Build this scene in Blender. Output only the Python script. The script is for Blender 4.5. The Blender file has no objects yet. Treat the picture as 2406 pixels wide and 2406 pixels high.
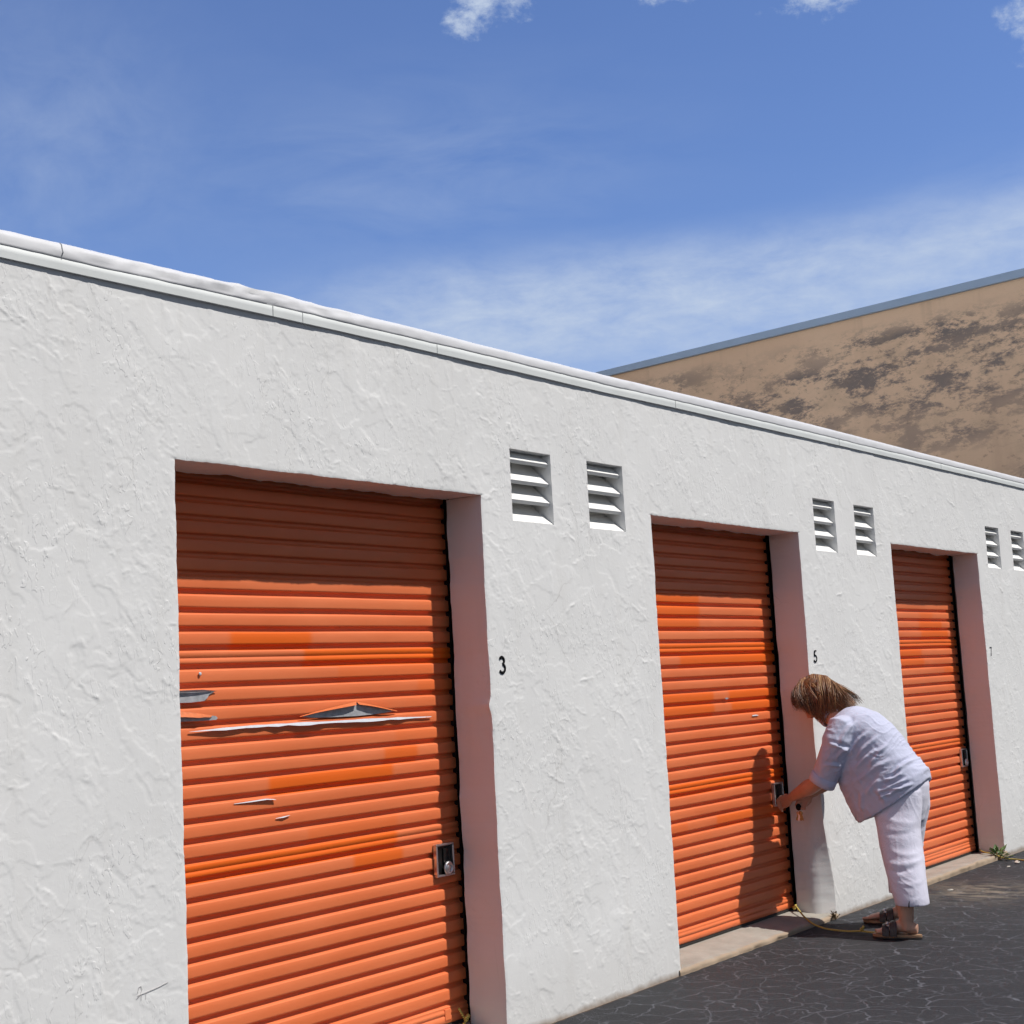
import bpy, bmesh, math, random
import numpy as np
from mathutils import Vector, Matrix

rng = np.random.default_rng(11)
random.seed(5)
scene = bpy.context.scene
C = scene.collection
R = math.radians

# ------------------------------------------------------------------ helpers
def link(o, parent=None):
    C.objects.link(o)
    if parent is not None:
        o.parent = parent
    return o

def tag(o, label=None, cat=None, group=None, kind=None):
    if label: o['label'] = label
    if cat: o['category'] = cat
    if group: o['group'] = group
    if kind: o['kind'] = kind
    return o

def empty(name, loc=(0, 0, 0), rz=0.0):
    o = bpy.data.objects.new(name, None)
    o.location = loc; o.rotation_euler = (0, 0, rz); o.empty_display_size = .1
    return link(o)

def mesh_fast(name, V, F4):
    """numpy quads -> mesh"""
    me = bpy.data.meshes.new(name)
    V = np.asarray(V, np.float32); F4 = np.asarray(F4, np.int32)
    me.vertices.add(len(V)); me.vertices.foreach_set('co', V.ravel())
    k = F4.shape[1]
    me.loops.add(F4.size); me.loops.foreach_set('vertex_index', F4.ravel())
    me.polygons.add(len(F4))
    me.polygons.foreach_set('loop_start', np.arange(0, F4.size, k, dtype=np.int32))
    me.polygons.foreach_set('loop_total', np.full(len(F4), k, np.int32))
    me.update(calc_edges=True); me.validate()
    return me

def obj(name, V, F, mats, parent=None, smooth=False, fm=None):
    if isinstance(F, np.ndarray):
        me = mesh_fast(name, V, F)
    else:
        me = bpy.data.meshes.new(name)
        me.from_pydata([tuple(map(float, v)) for v in V], [], F); me.update()
    if not isinstance(mats, (list, tuple)): mats = [mats]
    for m in mats: me.materials.append(m)
    if fm is not None: me.polygons.foreach_set('material_index', np.asarray(fm, np.int32))
    if smooth: me.polygons.foreach_set('use_smooth', np.ones(len(me.polygons), bool))
    return link(bpy.data.objects.new(name, me), parent)

class MB:
    """collects closed shapes in one mesh"""
    def __init__(s): s.V = []; s.F = []; s.M = []
    def add(s, V, F, m=0):
        b = len(s.V); s.V += [tuple(map(float, v)) for v in V]
        s.F += [tuple(i + b for i in f) for f in F]; s.M += [m] * len(F); return s
    def box(s, x0, x1, y0, y1, z0, z1, m=0):
        V = [(x, y, z) for z in (z0, z1) for y in (y0, y1) for x in (x0, x1)]
        F = [(0, 2, 3, 1), (4, 5, 7, 6), (0, 1, 5, 4), (2, 6, 7, 3), (0, 4, 6, 2), (1, 3, 7, 5)]
        return s.add(V, F, m)
    def tube(s, pts, rad, n=10, m=0, up=(0, 0, 1), caps=True):
        V, F = tube(pts, rad, n, up); return s.add(V, F, m)
    def build(s, name, mats, parent=None, smooth=False, bevel=0):
        o = obj(name, s.V, s.F, mats, parent, smooth, s.M)
        if bevel:
            b = o.modifiers.new('bevel', 'BEVEL'); b.width = bevel; b.segments = 2; b.limit_method = 'ANGLE'
        return o

def tube(pts, rad, n=10, up=(0, 0, 1)):
    """closed tapered tube; rad entries are r or (r_side, r_up)"""
    P = [np.array(p, float) for p in pts]; V = []; F = []
    up = np.array(up, float)
    for i, p in enumerate(P):
        t = P[min(i + 1, len(P) - 1)] - P[max(i - 1, 0)]; t /= np.linalg.norm(t) + 1e-9
        sd = np.cross(t, up)
        if np.linalg.norm(sd) < 1e-3: sd = np.cross(t, np.array([1., .2, 0]))
        sd /= np.linalg.norm(sd); u = np.cross(sd, t)
        r = rad[i] if hasattr(rad, '__len__') else rad
        ra, rb = (r if hasattr(r, '__len__') else (r, r))
        for k in range(n):
            a = 2 * math.pi * k / n
            V.append(p + sd * math.cos(a) * ra + u * math.sin(a) * rb)
    for i in range(len(P) - 1):
        for k in range(n):
            F.append((i * n + k, i * n + (k + 1) % n, (i + 1) * n + (k + 1) % n, (i + 1) * n + k))
    F.append(tuple(reversed(range(n)))); b = (len(P) - 1) * n; F.append(tuple(range(b, b + n)))
    return V, F

def ellipsoid(c, ax, ay, az, n=20, m=14):
    """ax,ay,az: axis vectors with length"""
    c, ax, ay, az = (np.array(q, float) for q in (c, ax, ay, az)); V = [c + az]; F = []
    for i in range(1, m):
        th = math.pi * i / m
        for k in range(n):
            ph = 2 * math.pi * k / n
            V.append(c + az * math.cos(th) + (ax * math.cos(ph) + ay * math.sin(ph)) * math.sin(th))
    V.append(c - az); L = len(V) - 1
    for k in range(n): F.append((0, 1 + k, 1 + (k + 1) % n))
    for i in range(m - 2):
        for k in range(n):
            a = 1 + i * n
            F.append((a + k, a + n + k, a + n + (k + 1) % n, a + (k + 1) % n))
    a = 1 + (m - 2) * n
    for k in range(n): F.append((a + k, L, a + (k + 1) % n))
    return V, F

def loft(secs):
    n = len(secs[0]); V = [p for s in secs for p in s]; F = []
    for i in range(len(secs) - 1):
        for k in range(n):
            F.append((i * n + k, i * n + (k + 1) % n, (i + 1) * n + (k + 1) % n, (i + 1) * n + k))
    F.append(tuple(reversed(range(n)))); b = (len(secs) - 1) * n; F.append(tuple(range(b, b + n)))
    return V, F

def merged(name, shapes, voxel, smooth_it=6, mat=None, parent=None):
    """one continuous surface grown around overlapping closed shapes"""
    mb = MB()
    for V, F in shapes: mb.add(V, F)
    o = obj(name, mb.V, mb.F, mat, None)
    bm = bmesh.new(); bm.from_mesh(o.data); bmesh.ops.recalc_face_normals(bm, faces=bm.faces); bm.to_mesh(o.data); bm.free()
    r = o.modifiers.new('r', 'REMESH'); r.mode = 'VOXEL'; r.voxel_size = voxel; r.use_smooth_shade = True
    if smooth_it:
        s = o.modifiers.new('s', 'SMOOTH'); s.factor = .5; s.iterations = smooth_it
    dg = bpy.context.evaluated_depsgraph_get()
    me = bpy.data.meshes.new_from_object(o.evaluated_get(dg)); me.name = name
    C.objects.unlink(o); bpy.data.objects.remove(o)
    me.materials.clear(); me.materials.append(mat)
    me.polygons.foreach_set('use_smooth', np.ones(len(me.polygons), bool))
    return link(bpy.data.objects.new(name, me), parent)

def get_co(me):
    a = np.empty(len(me.vertices) * 3, np.float32); me.vertices.foreach_get('co', a); return a.reshape(-1, 3)
def get_no(me):
    a = np.empty(len(me.vertices) * 3, np.float32); me.vertices.foreach_get('normal', a); return a.reshape(-1, 3)
def set_co(me, a):
    me.vertices.foreach_set('co', np.asarray(a, np.float32).ravel()); me.update()

# gradient noise in numpy
_perm = np.random.default_rng(3).permutation(512).astype(np.int64)
_perm = np.concatenate([_perm, _perm])
def perlin(x, y, seed=0):
    x = np.asarray(x, float) + seed * 17.13; y = np.asarray(y, float) + seed * 7.77
    xi = np.floor(x).astype(np.int64); yi = np.floor(y).astype(np.int64); xf = x - xi; yf = y - yi
    u = xf ** 3 * (xf * (xf * 6 - 15) + 10); v = yf ** 3 * (yf * (yf * 6 - 15) + 10)
    def g(ix, iy, fx, fy):
        a = _perm[(_perm[ix & 511] + (iy & 511)) & 511] * (2 * np.pi / 512)
        return np.cos(a) * fx + np.sin(a) * fy
    n00 = g(xi, yi, xf, yf); n10 = g(xi + 1, yi, xf - 1, yf); n01 = g(xi, yi + 1, xf, yf - 1); n11 = g(xi + 1, yi + 1, xf - 1, yf - 1)
    return 1.5 * ((n00 * (1 - u) + n10 * u) * (1 - v) + (n01 * (1 - u) + n11 * u) * v)
def fbm(x, y, o=4, seed=0):
    r = 0; a = 1.0; f = 1.0
    for i in range(o): r = r + a * perlin(x * f, y * f, seed + i * 3); a *= .5; f *= 2.03
    return r
def sst(a, b, x):
    t = np.clip((x - a) / (b - a), 0, 1); return t * t * (3 - 2 * t)

# ------------------------------------------------------------------ materials
def newmat(name):
    m = bpy.data.materials.new(name); m.use_nodes = True
    nt = m.node_tree; return m, nt, nt.nodes['Principled BSDF']
def N(nt, t, **kw):
    n = nt.nodes.new(t)
    for k, v in kw.items(): setattr(n, k, v)
    return n
def math_(nt, op, a, b=None, clamp=False):
    n = N(nt, 'ShaderNodeMath', operation=op, use_clamp=clamp)
    for i, q in enumerate((a, b)):
        if q is None: continue
        if isinstance(q, (int, float)): n.inputs[i].default_value = q
        else: nt.links.new(q, n.inputs[i])
    return n.outputs[0]
def noise(nt, co, scale, detail=4, rough=.55, dist=0):
    n = N(nt, 'ShaderNodeTexNoise'); n.inputs['Scale'].default_value = scale; n.inputs['Detail'].default_value = detail
    n.inputs['Roughness'].default_value = rough; n.inputs['Distortion'].default_value = dist
    if co is not None: nt.links.new(co, n.inputs['Vector'])
    return n.outputs['Fac']
def ramp(nt, fac, stops):
    n = N(nt, 'ShaderNodeValToRGB'); e = n.color_ramp.elements
    while len(e) < len(stops): e.new(.5)
    for q, (p, c) in zip(e, stops):
        q.position = p; q.color = (c, c, c, 1) if isinstance(c, (int, float)) else (*c, 1)
    nt.links.new(fac, n.inputs[0]); return n.outputs[0]
def mix(nt, fac, a, b, mode='MIX'):
    n = N(nt, 'ShaderNodeMix', data_type='RGBA', blend_type=mode)
    for i, q in ((0, fac), (6, a), (7, b)):
        if isinstance(q, (int, float)): n.inputs[i].default_value = q
        elif isinstance(q, tuple): n.inputs[i].default_value = (*q, 1)
        else: nt.links.new(q, n.inputs[i])
    return n.outputs[2]
def bump(nt, h, strength, dist, bsdf):
    b = N(nt, 'ShaderNodeBump'); b.inputs['Strength'].default_value = strength; b.inputs['Distance'].default_value = dist
    nt.links.new(h, b.inputs['Height']); nt.links.new(b.outputs[0], bsdf.inputs['Normal']); return b
def coords(nt, scale=None):
    tc = N(nt, 'ShaderNodeTexCoord'); o = tc.outputs['Object']
    if scale:
        mp = N(nt, 'ShaderNodeMapping'); mp.inputs['Scale'].default_value = scale; nt.links.new(o, mp.inputs[0]); o = mp.outputs[0]
    return o
def sepxyz(nt, co):
    s = N(nt, 'ShaderNodeSeparateXYZ'); nt.links.new(co, s.inputs[0]); return s.outputs

def simple(name, col, rough=.6, metal=0, var=.12, scale=30, bmp=0, bscale=200, spec=None):
    m, nt, b = newmat(name); co = coords(nt)
    f = noise(nt, co, scale, 4)
    lo = tuple(c * (1 - var) for c in col); hi = tuple(min(1, c * (1 + var)) for c in col)
    nt.links.new(ramp(nt, f, [(.3, lo), (.7, hi)]), b.inputs['Base Color'])
    b.inputs['Roughness'].default_value = rough; b.inputs['Metallic'].default_value = metal
    if spec is not None: b.inputs['Specular IOR Level'].default_value = spec
    if bmp: bump(nt, noise(nt, co, bscale, 3), bmp, .002, b)
    return m

def make_stucco():
    m, nt, b = newmat('white_stucco'); co = coords(nt); s = sepxyz(nt, co)
    big = noise(nt, co, 1.3, 5, .6)
    col = ramp(nt, big, [(.3, (.715, .71, .70)), (.7, (.775, .77, .76))])
    # faint dust streaks and grime near the ground
    mp = N(nt, 'ShaderNodeMapping'); mp.inputs['Scale'].default_value = (9, 9, 1.2); nt.links.new(co, mp.inputs[0])
    st = noise(nt, mp.outputs[0], 1.0, 4, .6)
    col = mix(nt, math_(nt, 'MULTIPLY', ramp(nt, st, [(.52, 0.), (.8, 1.)]), .16), col, (.52, .49, .44))
    zz = math_(nt, 'ADD', s[2], math_(nt, 'MULTIPLY', math_(nt, 'SUBTRACT', noise(nt, co, 9, 4), .5), .05))
    low = ramp(nt, zz, [(0.004, 1.), (.03, 0.)])
    col = mix(nt, math_(nt, 'MULTIPLY', low, .75), col, (.23, .15, .09))
    low2 = ramp(nt, zz, [(0.0, 1.), (.32, 0.)])
    col = mix(nt, math_(nt, 'MULTIPLY', low2, .16), col, (.42, .38, .32))
    # hairline cracks here and there, faint run-off below the roof edge
    cw = N(nt, 'ShaderNodeTexNoise'); cw.inputs['Scale'].default_value = 5; cw.inputs['Detail'].default_value = 5; nt.links.new(co, cw.inputs['Vector'])
    cv = N(nt, 'ShaderNodeVectorMath', operation='MULTIPLY_ADD'); nt.links.new(cw.outputs['Color'], cv.inputs[0]); cv.inputs[1].default_value = (.22, 0, .22); nt.links.new(co, cv.inputs[2])
    vo = N(nt, 'ShaderNodeTexVoronoi', feature='DISTANCE_TO_EDGE'); vo.inputs['Scale'].default_value = 1.15; nt.links.new(cv.outputs[0], vo.inputs['Vector'])
    hair_ = math_(nt, 'MULTIPLY', ramp(nt, vo.outputs['Distance'], [(0., 1.), (.0035, 0.)]), ramp(nt, noise(nt, co, 1.7, 3), [(.50, 0.), (.62, 1.)]))
    col = mix(nt, math_(nt, 'MULTIPLY', hair_, .32), col, (.30, .28, .26))
    run = math_(nt, 'MULTIPLY', ramp(nt, noise(nt, coords(nt, (11, 1, .5)), 1.6, 4, .6), [(.55, 0.), (.75, 1.)]), ramp(nt, math_(nt, 'MULTIPLY', math_(nt, 'SUBTRACT', s[2], 1.9), 1.15), [(.2, 0.), (1., 1.)]))
    col = mix(nt, math_(nt, 'MULTIPLY', run, .20), col, (.45, .43, .39))
    nt.links.new(col, b.inputs['Base Color'])
    b.inputs['Roughness'].default_value = .75; b.inputs['Specular IOR Level'].default_value = .25
    fine = noise(nt, co, 130, 3, .6); mid = noise(nt, co, 34, 4, .6, .4)
    h = math_(nt, 'ADD', math_(nt, 'MULTIPLY', fine, .16), math_(nt, 'MULTIPLY', ramp(nt, mid, [(.54, 0.), (.62, 1.)]), .14))
    # crisp little ledges left by the trowel, finer than the mesh
    wn = N(nt, 'ShaderNodeTexNoise'); wn.inputs['Scale'].default_value = 16; wn.inputs['Detail'].default_value = 5; nt.links.new(co, wn.inputs['Vector'])
    vm = N(nt, 'ShaderNodeVectorMath', operation='MULTIPLY_ADD'); nt.links.new(wn.outputs['Color'], vm.inputs[0]); vm.inputs[1].default_value = (.05, 0, .05); nt.links.new(co, vm.inputs[2])
    mp2 = N(nt, 'ShaderNodeMapping'); mp2.inputs['Rotation'].default_value = (0, R(-32), 0); mp2.inputs['Scale'].default_value = (1.9, 1, .6); nt.links.new(vm.outputs[0], mp2.inputs[0])
    ld = ramp(nt, noise(nt, mp2.outputs[0], 26, 2, .5), [(.56, 0.), (.585, 1.)])
    zone = ramp(nt, noise(nt, co, 2.3, 3, .6), [(.47, 0.), (.60, 1.)])
    h = math_(nt, 'ADD', h, math_(nt, 'MULTIPLY', math_(nt, 'MULTIPLY', ld, zone), 1.1))
    bump(nt, h, .55, .0016, b)
    return m

def make_asphalt():
    m, nt, b = newmat('cracked_sealed_asphalt'); co = coords(nt); s = sepxyz(nt, co)
    base = ramp(nt, noise(nt, co, 1.1, 5, .6), [(.3, (.018, .0185, .0215)), (.7, (.027, .0275, .031))])
    sp = noise(nt, co, 320, 2, .7)
    base = mix(nt, ramp(nt, sp, [(.58, 0.), (.74, .6)]), base, (.12, .117, .112))
    # wandering light cracks in the sealer
    wn = N(nt, 'ShaderNodeTexNoise'); wn.inputs['Scale'].default_value = 7; wn.inputs['Detail'].default_value = 5; nt.links.new(co, wn.inputs['Vector'])
    vm = N(nt, 'ShaderNodeVectorMath', operation='MULTIPLY_ADD'); nt.links.new(wn.outputs['Color'], vm.inputs[0]); vm.inputs[1].default_value = (.17, .17, 0); nt.links.new(co, vm.inputs[2])
    def cracks(scale, w):
        v = N(nt, 'ShaderNodeTexVoronoi', feature='DISTANCE_TO_EDGE', voronoi_dimensions='2D'); v.inputs['Scale'].default_value = scale
        nt.links.new(vm.outputs[0], v.inputs['Vector']); return ramp(nt, v.outputs['Distance'], [(0., 1.), (w, 0.)])
    brk = ramp(nt, noise(nt, co, 4.5, 3), [(.40, .22), (.62, 1.)])
    c1 = math_(nt, 'MULTIPLY', cracks(6.2, .034), brk)
    brk2 = ramp(nt, noise(nt, co, 6.3, 3), [(.48, 0.), (.66, .8)])
    c2 = math_(nt, 'MULTIPLY', cracks(13.5, .05), brk2)
    cr = math_(nt, 'MAXIMUM', c1, c2)
    base = mix(nt, math_(nt, 'MULTIPLY', cr, .72), base, (.175, .18, .205))
    # sandy wash in front of the far sill and grit along the wall foot
    gx = math_(nt, 'POWER', math_(nt, 'MULTIPLY', math_(nt, 'ADD', s[0], -5.86), 2.6), 2)
    gy = math_(nt, 'POWER', math_(nt, 'MULTIPLY', math_(nt, 'ADD', s[1], .42), 2.4), 2)
    g = math_(nt, 'POWER', 2.718, math_(nt, 'MULTIPLY', math_(nt, 'ADD', gx, gy), -1))
    sand = math_(nt, 'MULTIPLY', g, ramp(nt, noise(nt, coords(nt, (9, 3, 1)), 1.6, 5, .7), [(.42, 0.), (.62, 1.)]))
    base = mix(nt, math_(nt, 'MULTIPLY', sand, .62), base, (.30, .25, .185))
    foot = ramp(nt, math_(nt, 'ADD', s[1], math_(nt, 'MULTIPLY', noise(nt, co, 14, 4), .03)), [(.0, 0.), (.02, 1.)])
    base = mix(nt, math_(nt, 'MULTIPLY', foot, .7), base, (.21, .135, .08))
    nt.links.new(base, b.inputs['Base Color']); b.inputs['Roughness'].default_value = .78
    b.inputs['Specular IOR Level'].default_value = .3
    bump(nt, math_(nt, 'SUBTRACT', math_(nt, 'MULTIPLY', noise(nt, co, 240, 3, .7), .8), math_(nt, 'MULTIPLY', cr, .4)), .5, .003, b)
    return m

def make_door_mat():
    m, nt, b = newmat('faded_orange_paint'); co = coords(nt)
    at = N(nt, 'ShaderNodeAttribute', attribute_name='fresh')
    faded = ramp(nt, noise(nt, coords(nt, (1.4, 1, 6)), 1.2, 5, .6), [(.3, (.72, .162, .052)), (.7, (.79, .206, .078))])
    fresh = (.80, .135, .012)
    col = mix(nt, at.outputs['Fac'], faded, fresh)
    # thin scuffs and dust
    sc = noise(nt, coords(nt, (5, 1, 60)), 1.0, 5, .7)
    col = mix(nt, ramp(nt, sc, [(.7, 0.), (.78, .35)]), col, (.35, .10, .04))
    nt.links.new(col, b.inputs['Base Color'])
    b.inputs['Roughness'].default_value = .42; b.inputs['Specular IOR Level'].default_value = .4
    bump(nt, noise(nt, co, 60, 3), .08, .002, b)
    return m

def make_beige():
    m, nt, b = newmat('mildewed_tan_stucco'); co = coords(nt); s = sepxyz(nt, co)
    base = ramp(nt, noise(nt, co, .5, 5, .6), [(.3, (.67, .46, .295)), (.7, (.74, .525, .345))])
    st = noise(nt, coords(nt, (1, 1.6, .12)), 1.5, 5, .6)
    base = mix(nt, ramp(nt, st, [(.56, 0.), (.74, .5)]), base, (.46, .32, .21))
    zone = ramp(nt, noise(nt, coords(nt, (1, .36, .8)), .75, 2, .5), [(.37, 0.), (.56, 1.)])
    top = ramp(nt, s[2], [(0., 1.), (1., 1.)])
    fine = noise(nt, coords(nt, (1, .60, 1.5)), 2.2, 10, .78, .10)
    blot = math_(nt, 'MULTIPLY', ramp(nt, fine, [(.475, 0.), (.55, 1.)]), zone)
    # none right under the coping
    e = N(nt, 'ShaderNodeMapRange'); e.inputs[1].default_value = 6.72; e.inputs[2].default_value = 6.45; nt.links.new(s[2], e.inputs[0])
    blot = math_(nt, 'MULTIPLY', blot, e.outputs[0])
    base = mix(nt, math_(nt, 'MULTIPLY', blot, .85), base, (.09, .095, .105))
    low_tone = N(nt, 'ShaderNodeMapRange'); low_tone.inputs[1].default_value = 6.4; low_tone.inputs[2].default_value = 3.6; nt.links.new(s[2], low_tone.inputs[0])  # wall colour gets darker towards the bottom
    base = mix(nt, math_(nt, 'MULTIPLY', low_tone.outputs[0], .55), base, (.38, .26, .175))
    veil = math_(nt, 'MULTIPLY', ramp(nt, noise(nt, coords(nt, (1, .7, 1.2)), 1.6, 7, .7), [(.5, 0.), (.72, .55)]), e.outputs[0])
    base = mix(nt, veil, base, (.40, .29, .19))
    crk = noise(nt, coords(nt, (1, 3.2, 5.5)), 1.5, 9, .78, .3)
    base = mix(nt, math_(nt, 'MULTIPLY', math_(nt, 'MULTIPLY', ramp(nt, crk, [(.56, 0.), (.63, 1.)]), e.outputs[0]), .6), base, (.20, .15, .11))
    nt.links.new(base, b.inputs['Base Color']); b.inputs['Roughness'].default_value = .9
    bump(nt, noise(nt, co, 9, 6, .7), .5, .03, b)
    return m

def make_concrete():
    m, nt, b = newmat('worn_concrete'); co = coords(nt)
    col = ramp(nt, noise(nt, co, 7, 6, .65), [(.3, (.27, .25, .215)), (.7, (.37, .345, .30))])
    col = mix(nt, ramp(nt, noise(nt, coords(nt, (2, 9, 9)), 2, 5, .7), [(.58, 0.), (.75, .5)]), col, (.26, .21, .15))
    s = sepxyz(nt, co)
    edge = ramp(nt, math_(nt, 'ADD', math_(nt, 'MULTIPLY', s[1], -1), math_(nt, 'MULTIPLY', noise(nt, co, 30, 4), .03)), [(.004, 0.), (.022, 1.)])
    col = mix(nt, math_(nt, 'MULTIPLY', edge, .65), col, (.36, .24, .14))
    nt.links.new(col, b.inputs['Base Color']); b.inputs['Roughness'].default_value = .85
    bump(nt, noise(nt, co, 90, 4, .7), .5, .004, b)
    return m

def make_cloth(name, c, var=.05, wave=0.):
    m, nt, b = newmat(name); co = coords(nt)
    col = ramp(nt, noise(nt, co, 9, 4), [(.3, tuple(q * (1 - var) for q in c)), (.7, tuple(min(1, q * (1 + var)) for q in c))])
    nt.links.new(col, b.inputs['Base Color']); b.inputs['Roughness'].default_value = .85
    b.inputs['Specular IOR Level'].default_value = .15
    try: b.inputs['Sheen Weight'].default_value = .15
    except Exception: pass
    h = math_(nt, 'ADD', math_(nt, 'MULTIPLY', noise(nt, co, 16, 4, .6, .6), 1.0), math_(nt, 'MULTIPLY', noise(nt, co, 420, 2), .06))
    bump(nt, h, .5, .010, b)
    return m

def make_hair():
    m, nt, b = newmat('brown_hair_with_blonde_streaks')
    at = N(nt, 'ShaderNodeAttribute', attribute_name='tone')
    col = ramp(nt, at.outputs['Fac'], [(0., (.050, .021, .011)), (.45, (.165, .066, .026)), (.75, (.33, .15, .06)), (1., (.52, .32, .15))])
    nt.links.new(col, b.inputs['Base Color']); b.inputs['Roughness'].default_value = .42
    b.inputs['Specular IOR Level'].default_value = .5
    return m

M = dict(
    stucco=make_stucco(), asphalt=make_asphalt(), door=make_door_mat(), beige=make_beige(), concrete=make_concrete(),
    vent=simple('vent_white_paint', (.83, .82, .79), .6, 0, .03, 12, .1, 90),
    fascia=simple('grey_white_fascia_paint', (.66, .68, .67), .45, 0, .05, 4, .05, 40),
    membrane=simple('white_roof_membrane', (.62, .62, .635), .5, 0, .03, 6, .12, 25),
    plainwall=simple('painted_block', (.7, .69, .67), .8, 0, .05, 3, .2, 60),
    coping=simple('blue_grey_metal_coping', (.27, .36, .47), .4, .2, .05, 3),
    chrome=simple('brushed_chrome', (.66, .66, .67), .33, 1, .06, 50, .05, 300),
    black=simple('black_enamel', (.008, .008, .009), .8, 0, .2, 40, spec=.12),
    dark=simple('dark_recess', (.012, .011, .011), .4, .3, .2, 40),
    pewter=simple('weathered_grey_metal', (.25, .24, .24), .5, .6, .1, 60),
    galv=simple('bare_galvanised_steel', (.40, .41, .43), .5, .12, .22, 45, .1, 120),
    film=simple('peeled_white_paint_film', (.50, .53, .58), .5, 0, .06, 60),
    filmorange=simple('peeled_orange_paint_film', (.62, .16, .05), .5, 0, .15, 60),
    rubber=simple('black_rubber_seal', (.02, .018, .017), .7, 0, .2, 30),
    rope=None,
    skin=simple('warm_skin', (.52, .29, .20), .5, 0, .07, 14, .15, 90),  # one even skin colour
    shirt=make_cloth('pale_blue_shirt_cloth', (.50, .515, .645)),
    trousers=make_cloth('white_trouser_cloth', (.66, .645, .75), .03),
    hair=make_hair(),
    strap=simple('dark_patterned_strap', (.03, .02, .02), .45, 0, .7, 95),
    sole=simple('tan_sandal_sole', (.34, .20, .11), .6, 0, .12, 40),
    outsole=simple('dark_outsole', (.04, .03, .025), .7, 0, .12, 40),
    brass=simple('brass_keys', (.30, .22, .10), .35, .7, .1, 60),
    leaf=simple('weed_green_leaf', (.10, .17, .05), .5, 0, .35, 35),
    drystem=simple('dry_stem', (.22, .15, .07), .7, 0, .2, 40),
    litter=simple('pale_litter', (.62, .58, .5), .8, 0, .15, 80),
    pencil=simple('pencil_graphite', (.45, .43, .42), .7, 0, .25, 90),
    seam=simple('seam_line', (.30, .31, .31), .7, 0, .1, 40),
)
def make_rope():
    m, nt, b = newmat('twisted_yellow_rope'); co = coords(nt)
    w = N(nt, 'ShaderNodeTexWave', bands_direction='DIAGONAL'); w.inputs['Scale'].default_value = 60; nt.links.new(co, w.inputs['Vector'])
    nt.links.new(ramp(nt, w.outputs['Fac'], [(.2, (.36, .27, .04)), (.7, (.72, .60, .16))]), b.inputs['Base Color'])
    b.inputs['Roughness'].default_value = .6; bump(nt, w.outputs['Fac'], .6, .003, b); return m
M['rope'] = make_rope()

# ------------------------------------------------------------------ dimensions
D, W, H, DEP = 2.9502, 1.6123, 2.2, .190
VX, VW, VG, VB, VT = .2135, .2997, .5844, 2.1035, 2.4205
XA, XB = -3.6, 16.4          # ends of the front wall
WTOP = 2.80
YC = .2280                   # crest plane of the door curtains
doors = [i * D for i in range(3)]
vents = [(i * D + W + VX + k * VG) for i in range(3) for k in range(2)]

def gz(x):                   # lie of the ground along the wall
    return float(np.interp(x, [-60, 4.6, 8, 12, 60], [0, 0, -.012, -.02, -.02]))

# ------------------------------------------------------------------ ground
xs = [-400, -120, -40, -12, -4, 0, 2, 4.6, 6, 8, 10, 12, 20, 60, 150, 400]
ys = [-400, -120, -40, -14, -6, -3, -1.5, -.6, 0, .3, 4, 30, 120, 400]
V = [(x, y, gz(x)) for y in ys for x in xs]; n = len(xs)
F = [(j * n + i, j * n + i + 1, (j + 1) * n + i + 1, (j + 1) * n + i) for j in range(len(ys) - 1) for i in range(n - 1)]
tag(obj('asphalt_ground', V, F, M['asphalt']), 'dark cracked sealed asphalt in front of the white building', kind='structure')

# ------------------------------------------------------------------ storage building
bld = empty('storage_building', (0, 0, 0))
tag(bld, 'long low white stucco storage building with orange roller doors and louvred vents', 'building')

def lines(breaks, step):
    out = [breaks[0]]
    for a, b in zip(breaks[:-1], breaks[1:]):
        k = max(1, int(round((b - a) / step((a + b) / 2))))
        out += list(a + (b - a) * (np.arange(1, k + 1) / k))
    return np.array(out)
bx = sorted([XA, -1.2, 8.9, XB] + [q for d in doors for q in (d, d + W)] + [q for v in vents for q in (v, v + VW)])
xb2 = []
for a, b in zip(bx[:-1], bx[1:]):       # extra breaks so the step can grow with distance
    k = max(1, int((b - a) / .35)); xb2 += list(np.linspace(a, b, k + 1)[:-1])
xb2.append(bx[-1])
GX = lines(xb2, lambda x: .15 if x < -1.2 or x > 8.9 else .0042 + .0010 * max(0, x + 1.2))
GZ = lines([-.06, 0.0, VB, H, VT, WTOP], lambda z: .0044)
nx, nz = len(GX), len(GZ)
X, Z = np.meshgrid(GX, GZ)              # (nz, nx)

# trowelled relief of the stucco (metres, outwards)
h = .0022 * fbm(X * .9, Z * .9, 3, 1)
wx = X + .035 * fbm(X * 7, Z * 7, 4, 5); wz = Z + .035 * fbm(X * 7, Z * 7, 4, 9)
for sd, fr, thr, amp in ((20, 2.1, .12, .0013), (31, 3.3, .25, .0012), (45, 2.7, -.3, .0010), (52, 5.2, .34, .0011)):
    nn = fbm(wx * fr * 1.15 + .35 * wz * fr, wz * fr * .85, 3, sd)
    h += amp * sst(thr - .006, thr + .014, nn) * (.55 + .45 * sst(thr, thr + .6, -nn))
crumb = sst(.10, .42, fbm(X * 2.6, Z * 2.2, 4, 60))
w2x = X + .012 * fbm(X * 26, Z * 26, 3, 6); w2z = Z + .012 * fbm(X * 26, Z * 26, 3, 8)
hf = perlin(w2x * 66 + 34 * w2z, w2z * 22, 70); hf2 = perlin(w2x * 95 + 20 * w2z, w2z * 66, 75)
h += crumb * (.0006 * sst(.36, .42, hf) + .0004 * sst(.36, .44, hf2))
thin = 1 - np.abs(perlin(wx * 11 + 9 * wz, wz * 7, 84)); thm = sst(.15, .5, fbm(X * 2.2, Z * 2.2, 3, 66))
h += .0013 * thm * sst(.965, .995, thin)
h += .0001 * perlin(X * 80, Z * 80, 80)
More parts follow.
